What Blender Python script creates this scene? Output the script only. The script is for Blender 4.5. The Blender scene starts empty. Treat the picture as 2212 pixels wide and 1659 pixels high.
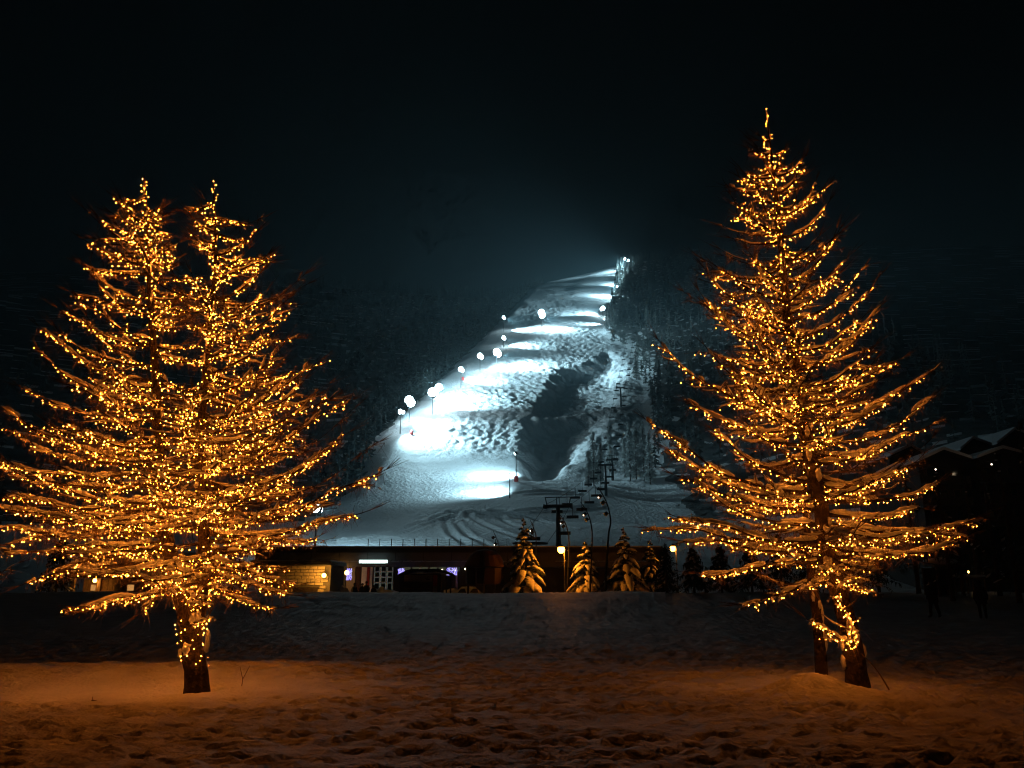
import bpy, bmesh, math, random
import numpy as np
from mathutils import Vector
random.seed(7); rng = np.random.default_rng(7)
R = math.radians
sc = bpy.context.scene
col = sc.collection
# ------------------------------------------------------------------ camera, sky, exposure
PITCH = R(14.4); FV = 1702.0; EYE = 1.65
cam_d = bpy.data.cameras.new('camera'); cam = bpy.data.objects.new('camera', cam_d); col.objects.link(cam)
cam.location = (0, 0, EYE); cam.rotation_euler = (R(90) + PITCH, 0, 0)
cam_d.sensor_width = 36.0; cam_d.lens = 36.0 * FV / 2212.0; cam_d.clip_start = 0.1; cam_d.clip_end = 6000
sc.camera = cam
world = bpy.data.worlds.new('World'); sc.world = world; world.use_nodes = True
wn = world.node_tree.nodes; bg = wn['Background']
sky = wn.new('ShaderNodeTexSky'); sky.sky_type = 'NISHITA'; sky.sun_disc = False
sky.sun_elevation = R(-2.0); sky.sun_rotation = R(180); sky.altitude = 1500
world.node_tree.links.new(sky.outputs[0], bg.inputs[0]); bg.inputs[1].default_value = 0.0007
sc.view_settings.view_transform = 'Standard'; sc.view_settings.look = 'None'
sc.view_settings.exposure = 0.0; sc.view_settings.gamma = 1.0
cy = sc.cycles
cy.use_denoising = True; cy.denoiser = 'OPENIMAGEDENOISE'
cy.max_bounces = 4; cy.diffuse_bounces = 2; cy.glossy_bounces = 1; cy.transmission_bounces = 2
cy.volume_bounces = 0; cy.transparent_max_bounces = 4
cy.caustics_reflective = False; cy.caustics_refractive = False
cy.sample_clamp_indirect = 1.5; cy.use_light_tree = True
cy.filter_width = 1.2; cy.use_adaptive_sampling = True; cy.adaptive_threshold = 0.03; cy.adaptive_min_samples = 12

# ------------------------------------------------------------------ pixel helpers (2212-wide reading of the photo)
SP, CP = math.sin(PITCH), math.cos(PITCH)
def ray(vx, vy):
    xc = (vx - 1106) / FV; yc = (829.5 - vy) / FV
    return np.array([xc, CP - yc * SP, SP + yc * CP])
def P(vx, vy, y):
    d = ray(vx, vy); t = y / d[1]
    return Vector((d[0] * t, y, EYE + d[2] * t))

# ------------------------------------------------------------------ noise
_perm = np.random.default_rng(3).permutation(512)
_perm = np.concatenate([_perm, _perm, _perm])
_ga = np.random.default_rng(4).uniform(0, 2 * np.pi, 512)
_gx, _gy = np.cos(_ga), np.sin(_ga)
def perlin(x, y):
    x = np.asarray(x, float); y = np.asarray(y, float)
    xi = np.floor(x).astype(int); yi = np.floor(y).astype(int)
    xf = x - xi; yf = y - yi; xi &= 511; yi &= 511
    u = xf * xf * xf * (xf * (xf * 6 - 15) + 10); v = yf * yf * yf * (yf * (yf * 6 - 15) + 10)
    def g(ix, iy, fx, fy):
        h = _perm[_perm[ix & 511] + (iy & 511)] & 511
        return _gx[h] * fx + _gy[h] * fy
    a = g(xi, yi, xf, yf); b = g(xi + 1, yi, xf - 1, yf)
    c = g(xi, yi + 1, xf, yf - 1); d = g(xi + 1, yi + 1, xf - 1, yf - 1)
    return (a + u * (b - a)) + v * ((c + u * (d - c)) - (a + u * (b - a)))
def fbm(x, y, o=4):
    s = 0; a = 1
    for i in range(o):
        s = s + a * perlin(x * 2 ** i + 17.3 * i, y * 2 ** i - 9.1 * i); a *= 0.5
    return s
def sstep(a, b, x):
    t = np.clip((np.asarray(x, float) - a) / (b - a), 0, 1); return t * t * (3 - 2 * t)

# ------------------------------------------------------------------ materials
def mat(name, color, rough=0.8, metal=0.0, noise=0.0, nscale=8.0, bump=0.0, bscale=20.0, spec=0.3):
    m = bpy.data.materials.new(name); m.use_nodes = True
    n = m.node_tree.nodes; l = m.node_tree.links; b = n['Principled BSDF']
    b.inputs['Roughness'].default_value = rough; b.inputs['Metallic'].default_value = metal
    b.inputs['Specular IOR Level'].default_value = spec
    b.inputs['Base Color'].default_value = (*color, 1)
    tc = n.new('ShaderNodeTexCoord')
    if noise:
        t = n.new('ShaderNodeTexNoise'); t.inputs['Scale'].default_value = nscale; t.inputs['Detail'].default_value = 6
        l.new(tc.outputs['Object'], t.inputs['Vector'])
        r = n.new('ShaderNodeValToRGB')
        r.color_ramp.elements[0].position = 0.3; r.color_ramp.elements[1].position = 0.7
        r.color_ramp.elements[0].color = (*[c * (1 - noise) for c in color], 1)
        r.color_ramp.elements[1].color = (*[min(1, c * (1 + noise)) for c in color], 1)
        l.new(t.outputs['Fac'], r.inputs['Fac']); l.new(r.outputs['Color'], b.inputs['Base Color'])
    if bump:
        t2 = n.new('ShaderNodeTexNoise'); t2.inputs['Scale'].default_value = bscale; t2.inputs['Detail'].default_value = 8
        l.new(tc.outputs['Object'], t2.inputs['Vector'])
        bp = n.new('ShaderNodeBump'); bp.inputs['Strength'].default_value = bump; bp.inputs['Distance'].default_value = 1.0 / bscale
        l.new(t2.outputs['Fac'], bp.inputs['Height']); l.new(bp.outputs['Normal'], b.inputs['Normal'])
    return m
def emat(name, color, strength):
    m = bpy.data.materials.new(name); m.use_nodes = True
    n = m.node_tree.nodes; n.remove(n['Principled BSDF'])
    e = n.new('ShaderNodeEmission'); e.inputs[0].default_value = (*color, 1); e.inputs[1].default_value = strength
    m.node_tree.links.new(e.outputs[0], n['Material Output'].inputs[0]); return m
M_SNOW = mat('snow', (0.78, 0.80, 0.83), 0.65, noise=0.05, nscale=1.5, bump=0.5, bscale=14)
M_SNOWF = mat('slope_snow', (0.78, 0.81, 0.84), 0.7, noise=0.08, nscale=0.08, bump=0.6, bscale=0.9)
M_LOAD = mat('branch_snow', (0.80, 0.81, 0.83), 0.7, noise=0.06, nscale=10, bump=0.4, bscale=40)
M_BARK = mat('larch_bark', (0.05, 0.033, 0.022), 0.95, noise=0.45, nscale=9, bump=0.9, bscale=22)
M_TWIG = mat('larch_twig', (0.17, 0.11, 0.065), 0.9, noise=0.3, nscale=15)
M_NEED = mat('spruce_needles', (0.025, 0.04, 0.022), 0.8, noise=0.4, nscale=4)
M_FOREST = mat('snowy_forest', (0.075, 0.085, 0.082), 0.9, noise=0.6, nscale=0.12)
M_FROST = mat('frosted_twigs', (0.55, 0.58, 0.58), 0.9, noise=0.5, nscale=0.8)
M_DARKF = mat('shaded_forest', (0.022, 0.03, 0.03), 0.9, noise=0.5, nscale=0.12)  # darker than the other forest colour, shade of the unlit side put in
M_STEEL = mat('dark_steel', (0.035, 0.04, 0.045), 0.5, 0.6, noise=0.2)
M_GALV = mat('galvanised_steel', (0.16, 0.17, 0.18), 0.5, 0.7, noise=0.15)
M_WIRE = mat('cable', (0.02, 0.025, 0.02), 0.7)
M_WOOD = mat('brown_timber', (0.12, 0.065, 0.03), 0.8, noise=0.4, nscale=6, bump=0.4)
M_WOODD = mat('dark_timber', (0.035, 0.022, 0.014), 0.85, noise=0.4, nscale=6, bump=0.4)
M_BLACKW = mat('near_black_boarding', (0.016, 0.013, 0.011), 0.9, noise=0.3, nscale=3)
M_STONE = mat('pale_stone', (0.34, 0.27, 0.17), 0.9, noise=0.35, nscale=2.5, bump=0.6, bscale=9)
M_MORTAR = mat('mortar', (0.13, 0.11, 0.085), 0.95, noise=0.2)
M_CONC = mat('concrete', (0.065, 0.065, 0.068), 0.9, noise=0.2, nscale=1.2)
M_ROOF = mat('roof_sheet', (0.055, 0.055, 0.058), 0.7, noise=0.3, nscale=0.8)
M_RED = mat('red_panel', (0.35, 0.03, 0.025), 0.6, noise=0.2)
M_MAROON = mat('maroon_panel', (0.035, 0.010, 0.008), 0.7, noise=0.25)
M_WHITE = mat('white_paint', (0.75, 0.76, 0.76), 0.4, noise=0.06)
M_GREYP = mat('grey_panel', (0.22, 0.20, 0.19), 0.6, noise=0.15)
M_BLACK = mat('black_cloth', (0.012, 0.012, 0.014), 0.9)
M_NAVY = mat('dark_cloth', (0.018, 0.018, 0.026), 0.9)
M_SKIN = mat('skin', (0.45, 0.28, 0.2), 0.6)
M_TYRE = mat('tyre', (0.02, 0.02, 0.02), 0.9)
def glassy():
    m = bpy.data.materials.new('dark_glass'); m.use_nodes = True; b = m.node_tree.nodes['Principled BSDF']
    b.inputs['Base Color'].default_value = (0.015, 0.02, 0.02, 1); b.inputs['Roughness'].default_value = 0.12; return m
M_GLASS = glassy()
E_BULB = emat('fairy_bulb', (1.0, 0.25, 0.022), 92.0)
E_BULBD = emat('fairy_bulb_dim', (1.0, 0.25, 0.022), 34.0)
E_FLOOD = emat('flood_lens', (0.66, 0.92, 1.0), 60.0)
E_FLOODS = emat('flood_lens_small', (0.7, 0.94, 1.0), 30.0)
E_SODIUM = emat('sodium_globe', (1.0, 0.33, 0.025), 36.0)
E_WALL = emat('wall_lamp', (1.0, 0.50, 0.08), 18.0)
E_TUBE = emat('tube_light', (0.72, 1.0, 0.93), 2.6)
E_BLUE = emat('blue_led', (0.30, 0.25, 1.0), 1.8)
E_LILAC = emat('lilac_led', (0.65, 0.62, 1.0), 1.2)
E_ROOM = emat('lit_room', (0.80, 0.85, 0.50), 0.05)
E_ROOM2 = emat('lit_room_cool', (0.70, 0.90, 0.75), 0.10)
E_WARMW = emat('warm_window', (1.0, 0.45, 0.12), 0.55)
E_SPARK = emat('small_lamp', (1.0, 0.85, 0.6), 6.0)

# ------------------------------------------------------------------ mesh helpers
class MB:
    def __init__(s): s.v = []; s.f = []
    def add(s, vs, fs):
        o = len(s.v); s.v.extend(vs); s.f.extend([tuple(i + o for i in f) for f in fs])
    def box(s, x0, x1, y0, y1, z0, z1):
        s.add([(x0,y0,z0),(x1,y0,z0),(x1,y1,z0),(x0,y1,z0),(x0,y0,z1),(x1,y0,z1),(x1,y1,z1),(x0,y1,z1)],
              [(0,3,2,1),(4,5,6,7),(0,1,5,4),(1,2,6,5),(2,3,7,6),(3,0,4,7)])
    def tube(s, pts, rad, n=6, sx=1.0, sz=1.0, cap=True):
        """tube along points; sx, sz scale the section sideways / upwards"""
        pts = [Vector(p) for p in pts]; k = len(pts)
        if not hasattr(rad, '__len__'): rad = [rad] * k
        vs = []
        for i, p in enumerate(pts):
            d = (pts[min(i+1, k-1)] - pts[max(i-1, 0)])
            d = d.normalized() if d.length > 1e-9 else Vector((0,0,1))
            ref = Vector((0,0,1)) if abs(d.z) < 0.92 else Vector((1,0,0))
            a = d.cross(ref).normalized(); b = a.cross(d).normalized()
            for j in range(n):
                t = 2 * math.pi * j / n
                vs.append(p + a * (math.cos(t) * rad[i] * sx) + b * (math.sin(t) * rad[i] * sz))
        fs = [(i*n+j, i*n+(j+1)%n, (i+1)*n+(j+1)%n, (i+1)*n+j) for i in range(k-1) for j in range(n)]
        if cap: fs += [tuple(range(n))[::-1], tuple(range((k-1)*n, k*n))]
        s.add(vs, fs)
    def ribbon(s, a, b, w):
        a = Vector(a); b = Vector(b); d = b-a; q = d.cross(Vector((random.uniform(-1,1), random.uniform(-1,1), random.uniform(-.4,.4))))
        q = q.normalized()*w if q.length > 1e-9 else Vector((w,0,0)); s.add([a-q, a+q, b+q*.4, b-q*.4], [(0,1,2,3)])
    def blob(s, c, rx, ry, rz, rings=4, n=7, jit=0.15, seed=None):
        c = Vector(c); r_ = random
        vs = [c + Vector((0,0,rz))]
        for i in range(1, rings):
            th = math.pi * i / rings
            for j in range(n):
                ph = 2*math.pi*(j + 0.5*(i%2))/n; q = 1 + r_.uniform(-jit, jit)
                vs.append(c + Vector((rx*q*math.sin(th)*math.cos(ph), ry*q*math.sin(th)*math.sin(ph), rz*q*math.cos(th))))
        vs.append(c - Vector((0,0,rz)))
        fs = [(0, 1+j, 1+(j+1)%n) for j in range(n)]
        for i in range(rings-2):
            a = 1+i*n; b = a+n
            fs += [(a+j, b+j, b+(j+1)%n, a+(j+1)%n) for j in range(n)]
        a = 1+(rings-2)*n; e = len(vs)-1
        fs += [(a+j, e, a+(j+1)%n) for j in range(n)]
        s.add(vs, fs)
    def lathe(s, prof, n=16, c=(0,0,0)):
        vs = []; k = len(prof)
        for (r, z) in prof:
            for j in range(n):
                t = 2*math.pi*j/n; vs.append((c[0]+r*math.cos(t), c[1]+r*math.sin(t), c[2]+z))
        fs = [(i*n+j, i*n+(j+1)%n, (i+1)*n+(j+1)%n, (i+1)*n+j) for i in range(k-1) for j in range(n)]
        fs += [tuple(range(n))[::-1], tuple(range((k-1)*n, k*n))]
        s.add(vs, fs)
    def mesh(s, name, m, smooth=False):
        me = bpy.data.meshes.new(name); me.from_pydata([tuple(v) for v in s.v], [], s.f)
        if m: me.materials.append(m)
        if smooth: me.shade_smooth()
        return me
    def build(s, name, m, parent=None, smooth=False, loc=None):
        return ob(name, s.mesh(name, m, smooth), parent, loc)
def ob(name, data, parent=None, loc=None):
    o = bpy.data.objects.new(name, data); col.objects.link(o)
    if parent is not None: o.parent = parent
    if loc is not None: o.location = loc
    return o
def tag(o, label=None, cat=None, group=None, kind=None):
    if label: o['label'] = label
    if cat: o['category'] = cat
    if group: o['group'] = group
    if kind: o['kind'] = kind
    return o
def thing(name, label, cat, loc=(0,0,0), rz=0.0, group=None):
    o = ob(name, None); o.location = loc; o.rotation_euler = (0,0,rz); o.empty_display_size = 0.2
    return tag(o, label, cat, group)
def copy_tree(o, parent=None):
    c = o.copy(); col.objects.link(c); c.parent = parent
    for ch in list(o.children): copy_tree(ch, c)
    return c
def grid_mesh(name, X, Y, Z, m):
    ny, nx = X.shape
    me = bpy.data.meshes.new(name); nv = nx*ny
    me.vertices.add(nv)
    me.vertices.foreach_set('co', np.stack([X, Y, Z], -1).astype(np.float32).ravel())
    i = np.arange(ny-1)[:,None]*nx + np.arange(nx-1)[None,:]
    q = np.stack([i, i+1, i+nx+1, i+nx], -1).reshape(-1, 4)
    nf = len(q)
    me.loops.add(nf*4); me.loops.foreach_set('vertex_index', q.astype(np.int32).ravel())
    me.polygons.add(nf); me.polygons.foreach_set('loop_start', (np.arange(nf)*4).astype(np.int32))
    me.polygons.foreach_set('use_smooth', np.ones(nf, bool))
    me.update(calc_edges=True); me.materials.append(m)
    return me

# ------------------------------------------------------------------ the mountain
PROF = np.array([(90,-1.0),(104,0.4),(120,3),(170,9),(230,20),(300,45),(400,92),(550,168),(750,272),(950,382),
                 (1080,452),(1140,478),(1200,492),(1300,480),(1450,420)])
XL = np.array([(100,-150),(170,-120),(205,-70),(235,-44),(300,-45),(350,-50),(640,-8),(1000,46),(1200,74)])
XR = np.array([(100,36),(200,42),(300,50),(400,68),(520,88),(570,82),(620,74),(750,97),(1000,140),(1200,172)])
def ip(T, y): return np.interp(y, T[:,0], T[:,1])
def mbase(x, y):
    z = ip(PROF, y)
    s = x - ip(XL, y)
    up = sstep(225, 300, y)
    z = z - 13 * up * sstep(2, 34, -s) + 0.10 * up * np.clip(-s - 60, 0, 400)
    z = z + 0.06 * up * np.clip(x - 90, -200, 300) * sstep(600, 1100, y)
    z = z - 0.20 * np.clip(160 - x, 0, 200) * sstep(880, 1160, y)
    z = z + 0.16 * sstep(140, 260, y) * np.clip(x - ip(XR, y), 0, 120)
    return z
def mhit(vx, vy, f=mbase, lift=0.0):
    d = ray(vx, vy); ys = np.concatenate([np.arange(100, 1400, 0.5)])
    xs = d[0]/d[1]*ys; g = EYE + d[2]/d[1]*ys - f(xs, ys)
    hit = np.where(g <= 0)[0]
    end = hit[0] if len(hit) else int(np.argmin(g))
    k = end
    if lift:
        b = np.where(g[:end+1] >= lift)[0]
        k = b[-1] if len(b) else end
    return Vector((float(xs[k]), float(ys[k]), float(EYE + d[2]/d[1]*ys[k]))), float(g[k])
gully_px = [(1310,760),(1262,786),(1205,796),(1172,845),(1150,880),(1130,920),(1126,985),(1128,1036),(1155,1046),(1205,1030),(1265,985),(1310,930),(1350,880),(1362,800),(1345,770)]
GP = np.array([[*mhit(*p)[0][:2]] for p in gully_px])
GR = np.array([[*mhit(*p)[0][:2]] for p in ((1150,1050),(1215,1032),(1275,985),(1318,930),(1358,880),(1368,800),(1350,765))])
RIB = np.array([[*mhit(*p)[0][:2]] for p in ((1125,905),(1190,896),(1290,884))])
def line_d(x, y, L_):
    d = np.full(np.shape(x), 1e9)
    for a, b in zip(L_, L_[1:]):
        e = b - a; t = np.clip(((x-a[0])*e[0]+(y-a[1])*e[1])/(e @ e), 0, 1); d = np.minimum(d, np.hypot(x-a[0]-t*e[0], y-a[1]-t*e[1]))
    return d
def poly_sd(x, y, Pn):
    d = np.full(np.shape(x), 1e9); inside = np.zeros(np.shape(x), bool); n = len(Pn)
    for i in range(n):
        a = Pn[i]; b = Pn[(i+1) % n]; e = b - a
        t = np.clip(((x-a[0])*e[0] + (y-a[1])*e[1]) / (e @ e), 0, 1)
        d = np.minimum(d, np.hypot(x-a[0]-t*e[0], y-a[1]-t*e[1]))
        c = ((a[1] > y) != (b[1] > y)) & (x < (b[0]-a[0])*(y-a[1])/(b[1]-a[1]+1e-12) + a[0])
        inside ^= c
    return np.where(inside, d, -d)
def M(x, y, fine=True):
    x = np.asarray(x, float); y = np.asarray(y, float)
    z = mbase(x, y)
    up = sstep(130, 300, y)
    sd = poly_sd(x, y, GP)
    wob = 3*perlin(x/14, y/14)
    wob2 = 4*perlin(x/9+7, y/9) + 2.5*perlin(x/4, y/4)
    dr = line_d(x, y, GR)
    z = z - 7.2 * sstep(-2, 9, sd + wob*.8 + wob2*.8) * (.12 + .88*sstep(0, 20, dr + wob2*.6)) + sstep(0, 8, sd) * 5.0*np.exp(-(line_d(x, y, RIB)/7)**2)
    z = z + up * 3.2 * fbm(x/70, y/90, 3)
    if fine:
        xl = ip(XL, y); xr = ip(XR, y)
        piste = sstep(-4, 8, x-xl) * sstep(-4, 10, xr-x)
        mog = piste * sstep(300, 350, y) * (1 - 0.55*sstep(700, 900, y))
        w = 1.6*perlin(x/11+5, y/11)
        m1 = perlin(x/3.2 + w*0.3, y/4.4) + 0.6*perlin(x/1.8, y/2.5+40) - .5*np.abs(perlin(x/5.5+3, y/7))
        z = z + mog * (0.9 + 0.5*perlin(x/40, y/40)) * m1 * (1.0 + .35*sstep(0, 12, sd))
        z = z + (1-mog) * sstep(240, 300, y) * 0.45 * fbm(x/7, y/7, 3)
        low = sstep(185, 215, y) * (1 - sstep(255, 300, y))
        ch = np.clip(1.2*fbm(x/45+3, y/40, 2)+0.15, 0, 1)
        z = z + low * ch * 0.45 * np.abs(perlin(x/3.3, y/5.5)) * 2
        z = z + 0.05 * fbm(x/3, y/3, 3)
    return z
rows = [98.0]
while rows[-1] < 1420: rows.append(rows[-1] + max(0.5, 0.0027*rows[-1]))
rows = np.array(rows)
us = np.concatenate([np.arange(-0.78, -0.22, 0.02), np.arange(-0.22, 0.30, 0.0019), np.arange(0.30, 0.79, 0.02)])
UY, UU = np.meshgrid(rows, us, indexing='ij')
MX = UU*UY; MY = UY.copy(); MZ = M(MX, MY)
# ski tracks swept over the run-out
tracks = [[(1010,1178),(975,1155),(962,1128),(972,1110)],[(1060,1180),(1010,1160),(980,1130),(985,1112)],
          [(850,1160),(920,1138),(980,1118)],[(1160,1172),(1080,1150),(1010,1112)],[(760,1165),(850,1150),(950,1118)],
          [(1240,1140),(1150,1120),(1060,1105)],[(1020,1110),(1080,1118),(1120,1140)],[(700,1172),(820,1160),(940,1130)],
          [(1290,1085),(1200,1098),(1120,1108)],[(1240,1060),(1180,1062),(1100,1070)]]
reg = (MY < 290)
xr_, yr_ = MX[reg], MY[reg]; gro = np.zeros_like(xr_)
for tr in tracks:
    w = np.array([[*mhit(*p)[0][:2]] for p in tr])
    tt = np.linspace(0, 1, 16); ctr = np.linspace(0, 1, len(w))
    px = np.interp(tt, ctr, w[:,0]); py = np.interp(tt, ctr, w[:,1])
    dm = np.full_like(xr_, 1e9)
    for i in range(15):
        ex, ey = px[i+1]-px[i], py[i+1]-py[i]
        t = np.clip(((xr_-px[i])*ex+(yr_-py[i])*ey)/(ex*ex+ey*ey+1e-9), 0, 1)
        dm = np.minimum(dm, np.hypot(xr_-px[i]-t*ex, yr_-py[i]-t*ey))
    gro -= 0.34*np.exp(-(dm/0.85)**2) - 0.22*np.exp(-((dm-1.9)/0.8)**2)
MZ[reg] += gro
mountain = ob('mountain_slope', grid_mesh('mountain_slope', MX, MY, MZ, M_SNOWF))
M_UNLITFLOOR = mat('unlit_woodland_floor', (0.085, 0.09, 0.09), 0.95, noise=0.7, nscale=0.15, bump=0.5, bscale=0.5)  # woodland ground, darkened further to stand in for the unlit hillside
mountain.data.materials.append(M_UNLITFLOOR)
_cx = 0.25*(MX[:-1,:-1]+MX[1:,:-1]+MX[:-1,1:]+MX[1:,1:]); _cy = 0.25*(MY[:-1,:-1]+MY[1:,:-1]+MY[:-1,1:]+MY[1:,1:])
_wd = (_cy > 215) & (((_cx - ip(XL,_cy)) < -12 + 7*perlin(_cx/12,_cy/12)) | ((_cx - ip(XR,_cy)) > 9 + 7*perlin(_cx/12+5,_cy/12)) | (_cy > 1175)) & (perlin(_cx/5,_cy/7) > -.28)
mountain.data.polygons.foreach_set('material_index', _wd.ravel().astype(np.int32))
tag(mountain, 'steep snowy mountain side with a bumpy floodlit ski run', 'mountain', kind='structure')

# ------------------------------------------------------------------ the snowfield in front
GPR = np.array([(-40,0.1),(0,0.0),(8,-0.05),(12,-0.16),(15,-0.20),(18.5,-0.22),(23,-0.24),(30,-0.16),(40,0.08),(50,0.82),(55,1.18),(58,1.22),(63,0.9),(70,0.2),(76,0.0),(110,-0.15)])
TL = (-5.68, 15.0); TR = (6.2, 15.0)
def gbase(x, y):
    z = ip(GPR, y)
    z = z + 0.30*np.exp(-((y-18.2)/2.0)**2) * sstep(-2.0, -5.5, -np.abs(x)*0 + x*1.0) if False else z
    wv = .7*perlin(x/2.6, y*0+3.3) + .3*perlin(x/.9, y*0+8.3)
    bankL = np.exp(-((y-18.0-0.12*(x+6)-wv)/1.7)**2) * (1-sstep(-4.5, -1.0, x))
    z = z - .30*np.exp(-((y-23.5)/3.0)**2) * (1-sstep(-5.5, -1.5, x)) - .06*np.exp(-((y-22)/2.5)**2) * sstep(2.5, 4.5, x) * (1-sstep(6.5, 10.0, x))
    bankR = np.exp(-((y-17.6-wv)/1.5)**2) * sstep(1.5, 4.0, x) * (1-sstep(6.0, 10.0, x))
    z = z + 0.27*bankL + 0.11*bankR
    z = z + 0.28*np.exp(-(((x-5.1)/0.75)**2 + ((y-14.6)/0.55)**2))
    for (tx, ty), rr in ((TL, 0.42), (TR, 0.38)):
        q = np.hypot(x-tx, y-ty)
        z = z + .07*np.exp(-(q/.6)**2)*(perlin(x/.22+tx, y/.22)+.6*perlin(x/.5, y/.5+tx))
        z = z + 0.10*np.exp(-(q/1.6)**2) - 0.16*np.exp(-(q/rr)**2)
    return z
def G(x, y, fine=True):
    x = np.asarray(x, float); y = np.asarray(y, float)
    z = gbase(x, y)
    z = z + 0.06*fbm(x/3.5, y/3.5, 2) + .16*sstep(35, 52, y)*(1-sstep(60, 66, y))*fbm(x/7, y/6, 3)
    if fine:
        calm = np.exp(-(((x+7)/4.2)**2 + ((y-15.2)/1.7)**2)) + 0.7*np.exp(-(((x-5)/2.0)**2 + ((y-15.5)/1.2)**2))
        tr = 1 - 0.85*np.clip(calm, 0, 1)
        wx = 0.3*perlin(x/1.1, y/1.1)
        a = .8*perlin(x/0.30+wx, y/0.36) + 0.6*perlin(x/0.155+9, y/0.17)
        z = z + tr*0.062*a + tr*0.06*np.abs(perlin(x/0.7+31, y/0.5)) + tr*.03*perlin(x/1.3, y/1.5+50)
        z = z + 0.006*perlin(x/0.1, y/0.1)
    return z
def axis(segs):
    out = []
    for a, b, st in segs: out.append(np.arange(a, b, st))
    return np.concatenate(out)
def grow(a, b, s0, k):
    r = [a]
    s = s0
    while r[-1] < b: r.append(r[-1]+s); s *= k
    return np.array(r)
xp = np.concatenate([np.arange(0, 13, 0.065), grow(13, 115, 0.07, 1.03)])
xs_ = np.concatenate([-xp[:0:-1], xp])
ys_ = np.concatenate([np.arange(-30, 5, 0.8), np.arange(5, 21, 0.055), grow(21, 104, 0.06, 1.012)])
GX, GY = np.meshgrid(xs_, ys_)
GZ = G(GX, GY)
def dent(cx, cy_, rx, ry, ang, dep):
    i0, i1 = np.searchsorted(ys_, [cy_-0.5, cy_+0.5]); j0, j1 = np.searchsorted(xs_, [cx-0.5, cx+0.5])
    if i1 <= i0 or j1 <= j0: return
    dx = GX[i0:i1, j0:j1]-cx; dy = GY[i0:i1, j0:j1]-cy_
    u = (dx*math.cos(ang)+dy*math.sin(ang))/rx; v = (-dx*math.sin(ang)+dy*math.cos(ang))/ry
    q = u*u+v*v
    GZ[i0:i1, j0:j1] += -dep*np.exp(-q**1.6) + 0.35*dep*np.exp(-((np.sqrt(q)-1.5)/0.4)**2)
for walk in range(150):
    x, y = random.uniform(-14, 14), random.uniform(6, 24); a = random.choice([0, math.pi]) + random.gauss(0, 0.5)
    for st in range(random.randint(8, 26)):
        x += 0.62*math.cos(a); y += 0.62*math.sin(a); a += random.gauss(0, 0.08)
        sd = 0.12 if st % 2 else -0.12
        px_, py_ = x-sd*math.sin(a), y+sd*math.cos(a)
        if ((px_+7)/4.0)**2 + ((py_-15.2)/1.7)**2 < 1: continue
        dent(px_, py_, 0.17, 0.085, a+random.gauss(0, .15), random.uniform(0.035, 0.085))
M_GSNOW = mat('ground_snow', (0.8, 0.81, 0.83), 0.65, bump=0.6, bscale=14)
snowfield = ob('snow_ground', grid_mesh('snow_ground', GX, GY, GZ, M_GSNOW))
# untrodden snow on the mounds, greyer trodden snow; tones also paint the tree-light pools
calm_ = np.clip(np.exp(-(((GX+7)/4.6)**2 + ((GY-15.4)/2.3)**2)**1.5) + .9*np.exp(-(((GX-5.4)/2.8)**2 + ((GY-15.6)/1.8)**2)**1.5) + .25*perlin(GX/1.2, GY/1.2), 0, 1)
fresh_lightpool = np.clip(.20 + .62*calm_ + .16*fbm(GX/.8+4, GY/.8, 3), .12, .9)
at_ = snowfield.data.attributes.new('fresh_lightpool', 'FLOAT', 'POINT'); at_.data.foreach_set('value', fresh_lightpool.astype(np.float32).ravel())
_n = M_GSNOW.node_tree.nodes; _a = _n.new('ShaderNodeAttribute'); _a.attribute_name = 'fresh_lightpool'
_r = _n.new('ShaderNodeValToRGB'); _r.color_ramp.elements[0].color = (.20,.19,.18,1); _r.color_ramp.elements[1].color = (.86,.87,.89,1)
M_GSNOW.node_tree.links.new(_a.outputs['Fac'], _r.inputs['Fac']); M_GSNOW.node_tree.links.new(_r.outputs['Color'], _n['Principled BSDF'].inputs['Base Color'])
tag(snowfield, 'trampled snow covered ground under the lit trees', 'ground', kind='structure')
def gz(x, y): return float(G(np.array([x]), np.array([y]), False)[0])
def mz(x, y): return float(M(np.array([x]), np.array([y]), False)[0])

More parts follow.
